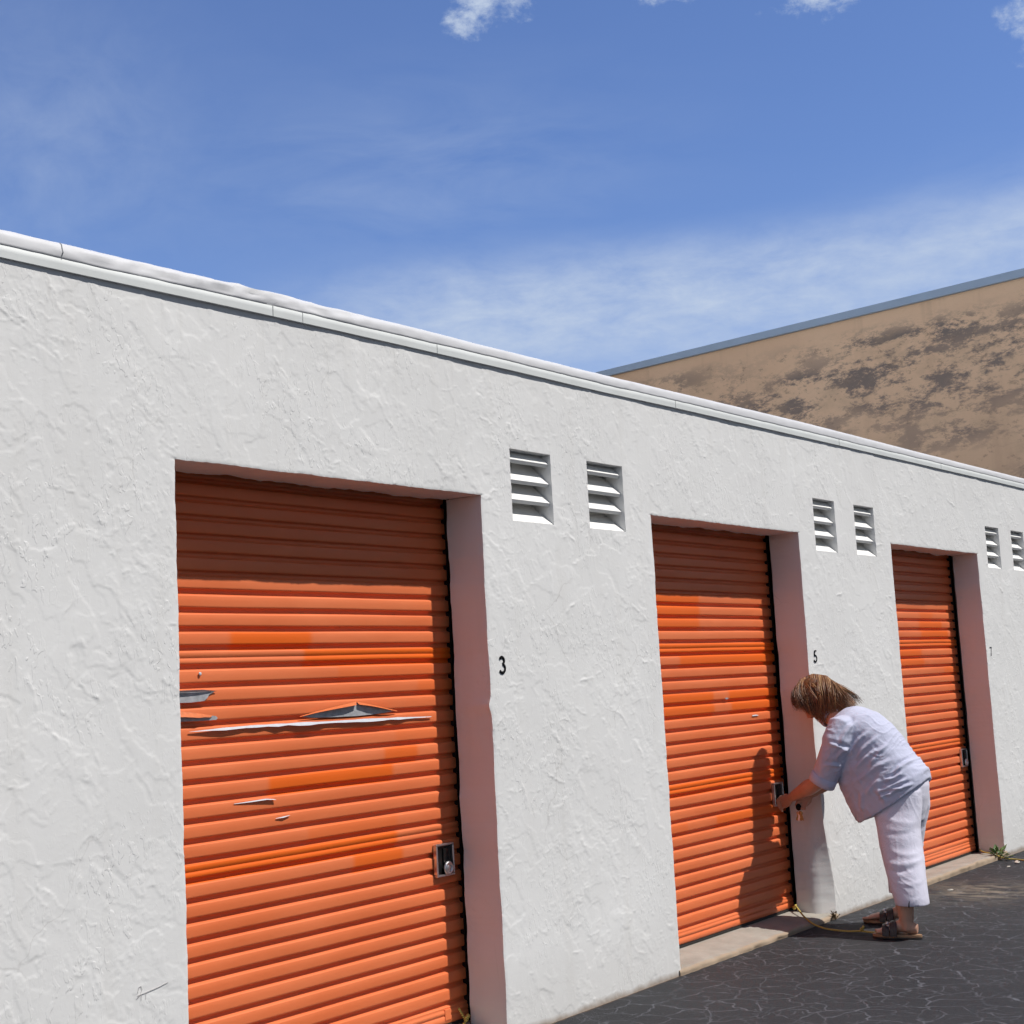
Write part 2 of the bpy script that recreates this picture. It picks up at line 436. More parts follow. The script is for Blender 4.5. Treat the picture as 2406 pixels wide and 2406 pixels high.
# trowel strokes: long single ones, then clusters of short nicks
strokes = []
for k in range(430):
    strokes.append((rng.uniform(-1.2, 8.9), rng.uniform(-.05, 2.8), rng.uniform(.03, .22) * (1.7 if rng.random() < .15 else 1), rng.uniform(.0008, .0030), .9))
for k in range(230):
    cx_, cz_ = rng.uniform(-1.2, 8.9), rng.uniform(0, 2.8); rx_, rz_ = rng.uniform(.04, .16), rng.uniform(.05, .20)
    for q in range(int(rng.uniform(8, 30))):
        strokes.append((cx_ + rng.normal() * rx_, cz_ + rng.normal() * rz_, rng.uniform(.010, .042), rng.uniform(.0006, .0018), .7))
for k, (x0, z0, Ls, A, wf) in enumerate(strokes):
    near = x0 < 3
    ang = R(rng.normal(-58, 17)) if rng.random() < .8 else R(rng.uniform(-180, 180))
    dx, dz = math.cos(ang), math.sin(ang)
    i0, i1 = np.searchsorted(GX, [x0 - .05 - max(0, -dx) * Ls, x0 + .05 + max(0, dx) * Ls])
    j0, j1 = np.searchsorted(GZ, [z0 - .05 - max(0, -dz) * Ls, z0 + .05 + max(0, dz) * Ls])
    if i1 - i0 < 2 or j1 - j0 < 2: continue
    xx = X[j0:j1, i0:i1] - x0; zz = Z[j0:j1, i0:i1] - z0
    s_ = (xx * dx + zz * dz) / Ls; t_ = -xx * dz + zz * dx
    t_ = t_ + .012 * np.sin(s_ * rng.uniform(2, 5) + rng.uniform(0, 6)) + .006 * perlin(s_ * Ls * 28, s_ * 0 + k, 90) + .003 * perlin(xx * 90, zz * 90, 94)
    tp = sst(0, .18, s_) * sst(1, .6, s_) * (.45 + .55 * sst(-.3, .2, perlin(s_ * Ls * 22, s_ * 0 + k * 1.7, 97)))
    w_ = wf * (rng.uniform(.0017, .0033) + .0007 * max(0, x0))
    sgn = 1 if rng.random() < .6 else -1
    h[j0:j1, i0:i1] += tp * A * (np.exp(-(t_ / w_) ** 2) + .45 * sst(0, .003, sgn * t_) * np.exp(-np.abs(t_) / .018))

# edges of the openings are hand-finished: wobble
def wob(z, sd, amp=.0040): return amp * fbm(np.asarray(z) * 5.5, np.asarray(z) * 0 + sd * 3.3, 4, sd)
flare = lambda z: .088 * sst(.95, .05, np.asarray(z)) + .012 * np.sin(np.asarray(z) * 9) * sst(1.1, .3, np.asarray(z))
PX = X.copy(); PZ = Z.copy(); PY = -h
edge_dx = {}
for i, d in enumerate(doors):
    for side, xe in ((0, d), (1, d + W)):
        fn = (lambda z, i=i, side=side: wob(z, 3 + i * 2 + side) + (flare(z) if (i == 1 and side == 1) else 0) + (0 if i or not side else .014 * np.exp(-((np.asarray(z) - 1.325) / .025) ** 2) * -1))
        edge_dx[(i, side)] = fn
        out = (X <= xe + 1e-6) if side == 0 else (X >= xe - 1e-6)
        fall = np.exp(-np.abs(X - xe) / (.05 if not (i == 1 and side == 1) else .12)) * out * (Z <= H + .02)
        PX += fn(Z) * fall
        PY += .003 * np.exp(-np.abs(X - xe) / .005) * out * (Z <= H)
    up = (Z >= H - 1e-6) & (X > d - .02) & (X < d + W + .02)
    PZ += up * (wob(X, 20 + i, .0018) + .0016 * perlin(X * 38, X * 0 + i, 25)) * np.exp(-np.abs(Z - H) / .03)
    PY += .0015 * np.exp(-np.abs(Z - H) / .004) * up
idx = np.arange(nx * nz).reshape(nz, nx)
cx = (GX[1:] + GX[:-1]) / 2; cz = (GZ[1:] + GZ[:-1]) / 2
CX, CZ = np.meshgrid(cx, cz); solid = np.ones_like(CX, bool)
for d in doors: solid &= ~((CX > d) & (CX < d + W) & (CZ < H))
for v in vents: solid &= ~((CX > v) & (CX < v + VW) & (CZ > VB) & (CZ < VT))
jj, ii = np.nonzero(solid)
quads = np.stack([idx[jj, ii], idx[jj, ii + 1], idx[jj + 1, ii + 1], idx[jj + 1, ii]], 1)
VV = np.stack([PX, PY, PZ], -1).reshape(-1, 3)
# reveals (jambs and soffits), own vertices so the arris stays crisp
RV, RQ = [], []
def strip(front, ring_fn, ys_, flip):
    """front: (k,3) edge points; ring_fn(j,y)->(k,3)"""
    global VV
    base = sum(len(a) for a in RV) + len(VV); k = len(front); rows = [front] + [ring_fn(y) for y in ys_]
    RV.append(np.concatenate(rows))
    for r in range(len(rows) - 1):
        a = base + r * k + np.arange(k - 1); b = a + k
        q = np.stack([a, b, b + 1, a + 1], 1)
        RQ.append(q[:, ::-1] if flip else q)
for i, d in enumerate(doors):
    jz = np.nonzero(GZ <= H + 1e-6)[0]
    for side, xe in ((0, d), (1, d + W)):
        c = int(np.argmin(np.abs(GX - xe))); fr = np.stack([PX[jz, c], PY[jz, c], PZ[jz, c]], 1)
        zz = GZ[jz]
        def ring(y, xe=xe, zz=zz, i=i, side=side, fr=fr):
            t = y / DEP; f = edge_dx[(i, side)](zz) * (.85 if not (i == 1 and side == 1) else sst(.105, .0, np.array(y)) * .95)
            return np.stack([xe + (f * (1 - t) + wob(zz, 40 + i + side, .007) * t) + .0012 * fbm(zz * 9 + y * 30, zz * 0 + y * 14, 3, 7), np.full_like(zz, y), fr[:, 2]], 1)
        strip(fr, ring, [.012, .03, .05, .075, .105, .135, .165, DEP], side == 1)
    ix = np.nonzero((GX >= d - 1e-6) & (GX <= d + W + 1e-6))[0]; r0 = int(np.argmin(np.abs(GZ - H)))
    fr = np.stack([PX[r0, ix], PY[r0, ix], PZ[r0, ix]], 1)
    def ring2(y, fr=fr, i=i):
        t = y / DEP; return np.stack([fr[:, 0], np.full(len(fr), y), fr[:, 2] * (1 - t) + (H + wob(fr[:, 0], 60 + i, .009)) * t], 1)
    strip(fr, ring2, [.012, .06, .12, DEP], True)
VD = .125
for v in vents:
    jz = np.nonzero((GZ >= VB - 1e-6) & (GZ <= VT + 1e-6))[0]
    for side, xe in ((0, v), (1, v + VW)):
        c = int(np.argmin(np.abs(GX - xe))); fr = np.stack([PX[jz, c], PY[jz, c], PZ[jz, c]], 1)
        strip(fr, lambda y, fr=fr: np.stack([fr[:, 0], np.full(len(fr), y), fr[:, 2]], 1), [.02, VD], side == 1)
    ix = np.nonzero((GX >= v - 1e-6) & (GX <= v + VW + 1e-6))[0]
    for zr, fl in ((VT, True), (VB, False)):
        r0 = int(np.argmin(np.abs(GZ - zr))); fr = np.stack([PX[r0, ix], PY[r0, ix], PZ[r0, ix]], 1)
        strip(fr, lambda y, fr=fr: np.stack([fr[:, 0], np.full(len(fr), y), fr[:, 2]], 1), [.02, VD], fl)
VV = np.concatenate([VV] + RV); quads = np.concatenate([quads] + RQ)
wall = obj('front_wall', VV, quads.astype(np.int32), M['stucco'], bld, smooth=True)

# rest of the shell
BY = 9.0
MB().box(XA, XA + .2, .22, BY, -.06, 2.74).build('side_wall', M['plainwall'], bld)
MB().box(XB - .2, XB, .22, BY, -.06, 2.74).build('side_wall', M['plainwall'], bld)
MB().box(XA, XB, BY, BY + .2, -.06, 2.74).build('back_wall', M['plainwall'], bld)
pv = [XA] + [q for d in doors for q in (d - .06, d + W + .06)] + [XB]
for a, b in zip(pv[0::2], pv[1::2]): MB().box(a + .01, b - .01, .235, .30, -.05, 2.74).build('block_pier', M['plainwall'], bld)      # behind the stucco skin
MB().box(XA - .02, XB + .02, .145, BY + .25, 2.745, 2.80).build('roof', M['membrane'], bld)

# fascia strip, slightly out of true, and the membrane lapped over it
fbx = [-4, -.65, .47, 1.24, 1.95, 2.6, 3.2, 5.03, 7.77, 8.7, 16.5]
fbz = [2.742, 2.7453, 2.7605, 2.7645, 2.7665, 2.7645, 2.771, 2.7775, 2.783, 2.782, 2.782]
rtx = [-4, -.64, -.456, -.047, .489, 1.05, 1.76, 2.4, 3.4, 4.8, 6.6, 8.78, 16.5]; rtz = [2.835, 2.8396, 2.845, 2.8496, 2.8548, 2.858, 2.856, 2.859, 2.865, 2.877, 2.873, 2.875, 2.875]
def smooth_interp(x, a, b):
    x = np.asarray(x, float); r = np.zeros_like(x)
    for o in np.linspace(-.22, .22, 9): r += np.interp(x + o, a, b)
    return r / 9
sx = np.arange(XA - .02, XB + .03, .02)
fb = smooth_interp(sx, fbx, fbz); ft = fb + .0415 + .0015 * perlin(sx * 1.3, sx * 0, 7); rt = smooth_interp(sx, rtx, rtz)
yf = -.0120 + .0012 * perlin(sx * 1.7, sx * 0, 17)
prof = [(.02, 0.), (0., 0.), (0., .02), (0., .5), (0., 1.), (.004, 1.03), (.02, 1.03)]
V = np.array([[(x, (yf[i] if p[0] <= .004 else 0) + p[0], fb[i] + (ft[i] - fb[i]) * p[1]) for i, x in enumerate(sx)] for p in prof])
def grid_quads(r, c, flip=False):
    a = (np.arange(r - 1)[:, None] * c + np.arange(c - 1)[None]).ravel(); q = np.stack([a, a + 1, a + c + 1, a + c], 1)
    return (q[:, ::-1] if flip else q).astype(np.int32)
fas = obj('fascia', V.reshape(-1, 3), grid_quads(len(prof), len(sx)), M['fascia'], bld)
for xj, w_ in ((.452, .003), (.60, .0015), (1.36, .002), (3.24, .002), (5.2, .0025), (6.9, .002)):
    zj = float(np.interp(xj, sx, fb)); zt = float(np.interp(xj, sx, ft)); yj = float(np.interp(xj, sx, yf))
    MB().box(xj - w_ / 2, xj + w_ / 2, yj - .0012, yj + .004, zj + .001, zt - .002).build('fascia_joint', M['seam'], fas)
# membrane roll
prof = [(.0012, -.10), (-.0004, -.09), (-.0008, .06), (-.0005, .26), (.0015, .5), (.0055, .74), (.016, .91), (.036, .99), (.07, .98), (.11, .8), (.15, .2), (.16, -.4)]
V = np.zeros((len(prof), len(sx), 3))
for r, (py, pz) in enumerate(prof):
    zz = ft + (rt - ft) * pz + .002
    k = .35 + 1.9 * np.exp(-((sx - .25) / .70) ** 2) + .3 * np.exp(-((sx - 2.6) / .6) ** 2)
    a = np.clip(min(pz, 1) * (1.15 - min(pz, 1)) * 3.2, 0, 1) if pz > 0.02 else .03
    wr = fbm(sx * 5.5 - pz * 2.4, sx * 0 + pz * 1.2, 4, 33); wr2 = 1 - 1.6 * np.abs(perlin(sx * 8 - pz * 4.0, sx * 0 + pz * .8, 39)) - .5 * np.abs(perlin(sx * 19 + pz * 5.0, sx * 0 + pz * .8, 41))
    V[r, :, 0] = sx; V[r, :, 1] = py + (yf if r < 6 else -.012) - a * k * (.004 * wr + .005 * (wr2 - .4)); V[r, :, 2] = zz + a * .0012 * k * wr + (.0022 * perlin(sx * 4, sx * 0, 12) + .0012 * perlin(sx * 15, sx * 0, 13) if r < 3 else 0)
obj('roof_edge_membrane', V.reshape(-1, 3), grid_quads(len(prof), len(sx)), M['membrane'], bld, smooth=True)
# cut line of a membrane lap near the left end
xj = -.435; c = int(np.argmin(np.abs(sx - xj))); mb = MB()
mb.tube([(xj + .001 * k, V[k, c, 1] - .0015, V[k, c, 2]) for k in range(1, 7)], .0014, 6); mb.build('membrane_lap', M['seam'], bld)

# ---- vents
def make_vent(v, parent):
    mb = MB(); dp = .115
    mb.box(v + .002, v + VW - .002, dp, dp + .02, VB - .01, VT + .01)            # back
    def slat(zf, yfr, th, lip):
        zb = zf + th + .062 + (.036 if yfr > .01 else .03)
        a = [(yfr + .009, zf), (yfr, zf + th), (dp, zb + lip), (dp, zb - th * .9)]
        V = [(x, y, z) for x in (v + .0025, v + VW - .0025) for y, z in a]
        mb.add(V, [(0, 1, 2, 3), (7, 6, 5, 4), (0, 4, 5, 1), (1, 5, 6, 2), (2, 6, 7, 3), (3, 7, 4, 0)])
    for zf in (2.3625, 2.2725, 2.1865): slat(zf, .012, .0155, .0)
    slat(VB - .004, .003, .006, .004)
    return mb.build('louvre_vent', M['vent'], parent, bevel=.0015)
for k, v in enumerate(vents):
    make_vent(v, bld)

# ---- roller doors
SH = (.021, .034, .047)
PITCH = .0659; ZC0 = 1.8405              # crest tops at ZC0 + k*PITCH
def make_door(i, patches, zbot):
    x0 = doors[i] - .03; x1 = doors[i] + W + .045
    step = .012 if i < 2 else .02
    gx = np.linspace(x0, x1, int((x1 - x0) / step) + 1)
    prof = [(-.000, .0045), (-.0022, .0012), (-.0055, 0.), (-.020, .0002), (-.038, .0004), (-.0425, .0012), (-.0450, .004), (-.0466, .0140), (-.0480, .0170), (-.0545, .0172), (-.0612, .0168), (-.0640, .0125)]
    zs, yo, rib = [], [], []
    ktop = 8; kbot = -27
    for k in range(ktop, kbot, -1):
        seam = (k - (-4)) % 11 == 0
        for q, (dz, dy) in enumerate(prof):
            z = ZC0 + k * PITCH + dz
            if z < zbot + .075 or z > 2.36: continue
            if seam and q == 3:
                zs += [z + .001, z - .002, z - .006, z - .0085]; yo += [.0002, .0032, .0034, .0008]; rib += [k] * 4; continue
            zs.append(z); yo.append(dy); rib.append(k)
    # bottom rail
    zr = zbot + .07
    for z, y in ((zr, .004), (zr - .004, -.003), (zr - .018, -.003), (zr - .0195, .0), (zr - .024, .0), (zr - .0255, -.003), (zr - .052, -.003), (zr - .055, .002)):
        zs.append(z); yo.append(y); rib.append(-99)
    zs = np.array(zs); yo = np.array(yo); rib = np.array(rib)
    XX, ZZ = np.meshgrid(gx, zs); YY = YC + np.repeat(yo[:, None], len(gx), 1)
    YY = YY + .0022 * fbm(XX * 1.6, ZZ * 2.2, 3, 100 + i) + .0006 * perlin(XX * 7, np.repeat(rib[:, None] * 3.1, len(gx), 1), 5)
    ZZ = ZZ + .0012 * perlin(XX * 2.0, np.repeat(rib[:, None] * 1.7, len(gx), 1), 8)
    V = np.stack([XX, YY, ZZ], -1).reshape(-1, 3)
    q = grid_quads(len(zs), len(gx))
    o = obj('roller_door', V, q[:, ::-1].copy(), M['door'], bld, smooth=True)
    fr = np.zeros(XX.shape)
    RR = np.repeat(rib[:, None], len(gx), 1)
    for (k, a, b, s) in patches:
        fr = np.maximum(fr, (RR == k) * s * sst(a - .015, a + .015, XX - doors[i] - SH[i]) * sst(b + .015, b - .015, XX - doors[i] - SH[i]))
    at = o.data.attributes.new('fresh', 'FLOAT', 'POINT'); at.data.foreach_set('value', fr.astype(np.float32).ravel())
    sm = MB().box(x0, x1, YC - .004, YC + .02, zbot + .001, zbot + .0145); sm.build('bottom_seal', M['rubber'], o)
    # side guide (dark channel behind the jamb)
    MB().box(doors[i] + W + .026, doors[i] + W + .06, YC - .0045, YC + .02, zbot, 2.3).build('guide_track', M['dark'], o)
    return o
P1 = [(-3, .40, .80, 1), (-4, .76, 1.7, 1), (-5, .94, 1.5, .35), (-10, 1.18, 1.38, .8), (-11, .56, 1.225, 1), (-14, .75, 1.24, .35), (-15, -.1, 1.235, 1), (-16, .985, 1.265, .9), (-6, 1.4, 1.7, .4), (-9, 1.25, 1.7, .3)]
P2 = [(-1, -.1, .77, .9), (-2, -.1, .76, .8), (0, -.1, .77, .9), (-4, -.1, 1.7, .95), (-5, .53, 1.7, .95), (-8, -.1, .86, .9), (-8, 1.03, 1.7, .9), (-9, -.1, .86, .85), (-9, 1.05, 1.7, .85), (-15, -.1, 1.7, .95), (-18, .8, 1.7, .75), (-18, .0, .5, .4)]
P3 = [(-1, .93, 1.16, .5), (-2, .9, 1.32, .8), (-3, .92, 1.43, .8), (-4, -.1, 1.7, .7), (-5, -.1, .89, .9), (-6, -.1, .93, .8), (-7, 1.3, 1.7, .5), (-15, -.1, 1.7, .6), (-18, .6, 1.2, .5)]
zb = [.046, .046, .014]
door_objs = [make_door(0, P1, zb[0]), make_door(1, P2, zb[1]), make_door(2, P3, zb[2])]
door_objs[0]['label'] = 'orange roller door with torn peeling paint strips'

# ---- latches: chrome plate with dark recess and a disc lock
def make_latch(i, zc=.7085):
    xc = doors[i] + 1.503 + SH[i]; w, hh = .056, .066; y0 = YC - .010
    mb = MB()
    t = .009
    for (a, b, c, d_) in ((-w, w, hh - t, hh), (-w, w, -hh, -hh + t), (-w, -w + t, -hh + t, hh - t), (w - t, w, -hh + t, hh - t)):
        mb.box(xc + a, xc + b, y0 - .009, y0 + .012, zc + c, zc + d_, 0)
    mb.box(xc - w + t, xc + w - t, y0 + .003, y0 + .012, zc - hh + t, zc + hh - t, 1)
    o = mb.build('latch_plate', [M['chrome'], M['dark']], door_objs[i], bevel=.003)
    s = MB(); s.box(xc - .008, xc + .022, y0 - .004, y0 + .0035, zc - .012, zc + .045, 0)
    ring = [(xc + .012 + .021 * math.cos(a), y0 - .011, zc - .034 + .021 * math.sin(a)) for a in np.linspace(0, 2 * math.pi, 25)]
    s.tube(ring, .0075, 8, 1, up=(0, 1, 0))
    V, F = ellipsoid((xc + .012, y0 - .009, zc - .034), (.017, 0, 0), (0, 0, .017), (0, .008, 0)); s.add(V, F, 1)
    s.box(xc + .03, xc + .044, y0 - .008, y0 + .006, zc - .05, zc - .02, 0)
    s2 = s.build('lock', [M['dark'], M['chrome']], door_objs[i], smooth=False, bevel=.0015)
for i in range(3): make_latch(i)

# ---- torn paint and bare metal on the first door
def sheet(name, pts, y, mat, parent, th=.0012):
    pts = [(x + SH[0], z + .002) for x, z in pts]; V = [(x, y, z) for x, z in pts] + [(x, y + th, z) for x, z in pts]; k = len(pts)
    F = [tuple(range(k)), tuple(range(2 * k - 1, k - 1, -1))] + [(j, (j + 1) % k, k + (j + 1) % k, k + j) for j in range(k)]
    o = obj(name, V, F, mat, parent)
    bm = bmesh.new(); bm.from_mesh(o.data); bmesh.ops.recalc_face_normals(bm, faces=bm.faces); bm.to_mesh(o.data); bm.free()
    return o
def flap(name, low, top, yl, yt, mats, parent):
    """strip of lifted film between two polylines; material 0 front, thin"""
    low = [(x + SH[0], z + .002) for x, z in low]; top = [(x + SH[0], z + .002) for x, z in top]; k = len(low); V = []; F = []
    for e in (0, .0012):
        V += [(x, yl[j] + e, z) for j, (x, z) in enumerate(low)] + [(x, yt[j] + e, z) for j, (x, z) in enumerate(top)]
    n2 = 2 * k
    for j in range(k - 1):
        F.append((j, j + 1, k + j + 1, k + j)); F.append((n2 + j + 1, n2 + j, n2 + k + j, n2 + k + j + 1))
    return obj(name, V, F, mats, parent, smooth=True)
d0 = door_objs[0]; yb = YC - .0042
rj = lambda a: rng.uniform(-a, a)
sheet('bare_metal_patch', [(.10, 1.4345), (.318, 1.4345), (.305, 1.428), (.291, 1.4235), (.282, 1.412), (.268, 1.402), (.25, 1.4005), (.21, 1.3985), (.10, 1.3995)], yb, M['galv'], d0)
flap('peeled_paint_strip', [(.10, 1.435), (.18, 1.434), (.25, 1.4335), (.322, 1.4335)], [(.10, 1.4405), (.18, 1.441), (.25, 1.441), (.322, 1.4345)], [yb - .002] * 4, [yb - .013, yb - .014, yb - .012, yb - .001], M['film'], d0)
sheet('bare_metal_patch', [(.10, 1.368), (.20, 1.366), (.245, 1.3585), (.29, 1.351), (.318, 1.347), (.326, 1.340), (.318, 1.334), (.26, 1.3335), (.21, 1.3345), (.10, 1.3365)], yb, M['galv'], d0)
flap('peeled_paint_strip', [(.10, 1.3525), (.17, 1.350), (.232, 1.3445), (.262, 1.3455), (.286, 1.344)], [(.10, 1.370), (.17, 1.369), (.23, 1.361), (.262, 1.356), (.30, 1.350)], [yb - .012, yb - .014, yb - .016, yb - .009, yb - .008], [yb - .004] * 5, M['filmorange'], d0)
sheet('bare_metal_patch', [(.735, 1.324), (.86, 1.345), (.98, 1.3605), (1.025, 1.366), (1.10, 1.352), (1.19, 1.335), (1.24, 1.3225), (1.14, 1.3165), (1.03, 1.3135), (.90, 1.3155), (.80, 1.318)], yb, M['galv'], d0)
flap('peeled_paint_strip', [(.72, 1.325), (.80, 1.3365), (.88, 1.3445), (.96, 1.352), (1.015, 1.3565)], [(.72, 1.327), (.80, 1.3395), (.88, 1.351), (.96, 1.361), (1.022, 1.3695)], [yb - .004, yb - .012, yb - .017, yb - .019, yb - .014], [yb - .002] * 5, M['filmorange'], d0)
flap('peeled_paint_strip', [(1.03, 1.3575), (1.09, 1.3495), (1.16, 1.3375), (1.21, 1.3285), (1.258, 1.3215)], [(1.028, 1.3695), (1.09, 1.358), (1.16, 1.344), (1.21, 1.334), (1.26, 1.3235)], [yb - .012, yb - .017, yb - .016, yb - .011, yb - .003], [yb - .002] * 5, M['filmorange'], d0)
xs_ = np.linspace(.195, 1.468, 26); zc_ = np.interp(xs_, [.195, .48, .83, 1.12, 1.468], [1.2985, 1.3035, 1.2985, 1.2955, 1.2905])
hw = np.interp(xs_, [.195, .35, .7, 1.0, 1.3, 1.468], [.001, .0055, .0062, .006, .0048, .001]) * (1 + .3 * np.array([rj(1) for _ in xs_]))
flap('peeled_paint_strip', [(x, z - w_ + rj(.0012)) for x, z, w_ in zip(xs_, zc_, hw)], [(x, z + w_ * .7) for x, z, w_ in zip(xs_, zc_, hw)],
     [yb - .001 - w_ * (1.5 + rj(.9)) for w_ in hw], [yb - .0005] * 26, M['film'], d0)
flap('peeled_paint_strip', [(.389, 1.0365), (.47, 1.036), (.54, 1.0375), (.585, 1.033)], [(.389, 1.0375), (.47, 1.0395), (.54, 1.0415), (.58, 1.0365)], [yb - .001, yb - .003, yb - .007, yb - .007], [yb] * 4, M['film'], d0)
flap('peeled_paint_strip', [(.584, .9665), (.62, .966), (.652, .971)], [(.588, .9675), (.625, .970), (.656, .972)], [yb - .001, yb - .004, yb - .002], [yb] * 3, M['film'], d0)
V, F = ellipsoid((.272, yb - .001, 1.498), (.0065, 0, 0), (0, .003, 0), (0, 0, .0065), 12, 8); obj('rivet_head', V, F, M['film'], d0, True)
# plate at the foot of the first door
mb = MB(); mb.box(1.490, 1.527, YC - .006, YC + .002, .075, .118); mb.build('corner_plate', M['door'], d0, bevel=.002)
flap('peeled_paint_strip', [(doors[1] + 1.285, 1.1605), (doors[1] + 1.32, 1.1615), (doors[1] + 1.355, 1.161)], [(doors[1] + 1.285, 1.1655), (doors[1] + 1.32, 1.168), (doors[1] + 1.35, 1.1655)], [yb - .003] * 3, [yb] * 3, M['film'], door_objs[1])
sheet('bare_metal_patch', [(doors[1] + .985, 1.2735), (doors[1] + 1.01, 1.276), (doors[1] + 1.03, 1.270), (doors[1] + 1.005, 1.2645)], yb, M['galv'], door_objs[1])

# ---- sills
def make_sill(i):
    a, b = doors[i] - .02, doors[i] + W + (.10 if i == 1 else .02)
    g = gz(doors[i] + .8)
    gx = np.linspace(a, b, 90); zf = g + (.027 if i < 2 else .036); zk = zb[i] - .001
    rows = [(-.006, g - .03), (-.013, zf - .016), (-.010, zf - .006), (0., zf), (.02, zf + .002), (.10, zf + (zk - zf) * .5), (.19, zk), (.30, zk)]
    V = []
    for r, (y, z) in enumerate(rows):
        for x in gx:
            rag = .010 * float(fbm(x * 9, r * .35, 4, 200 + i)) if r in (1, 2, 3) else 0
            V.append((x, y - rag, z + (.004 * float(fbm(x * 11, r * .7, 3, 210 + i)) if 0 < r < 4 else 0)))
    return obj('door_sill', np.array(V), grid_quads(len(rows), len(gx)), M['concrete'], bld, smooth=True)
for i in range(3): make_sill(i)

# ---- unit numbers
def number(i, paths, mat, name='unit_number'):
    xo = doors[i] + W + .0845; z0 = 1.4555 if i == 0 else (1.447 if i == 1 else 1.44); hgt = .068; wd = .037
    r_ = int(np.argmin(np.abs(GZ - z0 - .034))); yl_ = float(np.min(PY[r_ - 6:r_ + 7, int(np.argmin(np.abs(GX - xo)))])) - .0012
    mb = MB()
    for P in paths: mb.tube([(xo - wd / 2 + u * wd, yl_, z0 + v_ * hgt) for u, v_ in P], [((.0060, .0046, .0040)[i], .0034)] * len(P), 8, up=(0, 1, 0))
    o = mb.build(name, mat, bld, smooth=True); return o
arc = lambda cx_, cy_, rx, ry, a0, a1, k=12: [(cx_ + rx * math.cos(R(a)), cy_ + ry * math.sin(R(a))) for a in np.linspace(a0, a1, k)]
number(0, [arc(.42, .76, .40, .22, 150, -70) + arc(.42, .29, .52, .27, 75, -150, 16)], M['black'])['label'] = 'black number 3 on the wall'
number(1, [[(.85, .97), (.25, .97), (.18, .56)] + arc(.40, .32, .5, .28, 120, -150, 16)], M['black'])['label'] = 'black number 5 on the wall'
number(2, [[(.05, .96), (.9, .96), (.72, .7), (.5, .4), (.4, .02)]], M['pewter'])['label'] = 'grey number 7 on the wall'

# pencil scribble low on the left pier
mb = MB(); yy = -.0042
mb.tube([(-.198, yy, .528), (-.192, yy, .546), (-.184, yy, .549), (-.180, yy, .538), (-.187, yy, .525), (-.196, yy, .522)], .0007, 5, up=(0, 1, 0))
mb.tube([(-.20, yy, .515), (-.185, yy, .524), (-.15, yy, .529), (-.11, yy, .535), (-.08, yy, .541)], .0008, 5, up=(0, 1, 0))
for x in (-.183, -.166): mb.tube([(x, yy, .524), (x - .001, yy, .506)], .0006, 5, up=(0, 1, 0))
mb.build('pencil_scribble', M['pencil'], bld)

# ------------------------------------------------------------------ tan warehouse behind
wh = empty('warehouse', (17.567, 2.457, 0))
tag(wh, 'taller tan warehouse with mildew stained wall and blue grey metal coping', 'building')
dv = np.array([18.307 - 17.567, 10.365 - 2.457]); dv /= np.linalg.norm(dv)
ang = math.atan2(dv[1], dv[0])            # local x runs back along the wall
wh.rotation_euler = (0, 0, ang - math.pi / 2)   # local y = back along the wall, local -x = towards the camera
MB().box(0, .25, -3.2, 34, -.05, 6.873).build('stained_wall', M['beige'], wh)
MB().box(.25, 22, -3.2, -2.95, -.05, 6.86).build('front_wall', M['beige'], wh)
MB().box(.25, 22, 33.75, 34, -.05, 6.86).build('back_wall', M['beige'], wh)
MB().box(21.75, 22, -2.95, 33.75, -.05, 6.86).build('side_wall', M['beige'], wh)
MB().box(.2, 21.8, -3., 33.8, 6.5, 6.6).build('roof', M['plainwall'], wh)
mb = MB(); mb.box(-.05, .32, -3.26, 34.06, 6.875, 7.0); mb.box(.32, 22.05, -3.26, -2.9, 6.875, 7.0); mb.box(.32, 22.05, 33.7, 34.06, 6.875, 7.0)
cp = mb.build('metal_coping', M['coping'], wh, bevel=.01)

# ------------------------------------------------------------------ ropes, weeds, litter
def rope(pts, label, knots=()):
    # smooth the polyline
    P = np.array(pts, float); t = np.linspace(0, len(P) - 1, len(P) * 6)
    S = np.stack([np.interp(t, np.arange(len(P)), P[:, k]) for k in range(3)], 1)
    for _ in range(4): S[1:-1] = (S[:-2] + 2 * S[1:-1] + S[2:]) / 4
    mb = MB(); mb.tube(S, .0048, 8)
    for k in knots:
        V, F = ellipsoid(k, (.012, .003, 0), (-.002, .010, .003), (0, -.002, .011), 10, 8); mb.add(V, F)
        mb.tube([np.array(k) + (.0, -.005, .0), np.array(k) + (.012, -.008, .012), np.array(k) + (.0, -.012, .018), np.array(k) + (-.014, -.008, .006)], .006, 7)
    o = mb.build('pull_rope', M['rope'], None, True); return tag(o, label, 'rope', 'yellow pull ropes of the roller doors')
rope([(4.55, .210, .062), (4.50, .165, .082), (4.45, .12, .064), (4.38, .06, .047), (4.30, -.035, .022), (4.275, -.12, .008), (4.25, -.21, .008), (4.248, -.275, .009), (4.25, -.335, .014), (4.236, -.39, .013), (4.255, -.44, .01), (4.28, -.50, .008)],
     'yellow pull rope lying across the sill to the feet of the person', [(4.25, -.337, .02), (4.535, .195, .066)])
rope([(7.53, .195, .04), (7.46, .16, .036), (7.37, .10, .036), (7.33, .04, .036), (7.315, -.01, .022), (7.335, -.06, .0), (7.35, -.11, -.003), (7.31, -.2, -.003), (7.25, -.35, -.003), (7.2, -.5, -.003)],
     'yellow pull rope running past the green weed at the far door', [])
rope([(1.565, .214, .112), (1.567, .206, .098), (1.571, .198, .08), (1.579, .190, .066), (1.572, .187, .058), (1.55, .18, .055)], 'yellow knotted pull rope at the foot of the torn nearest door', [(1.578, .188, .068)])

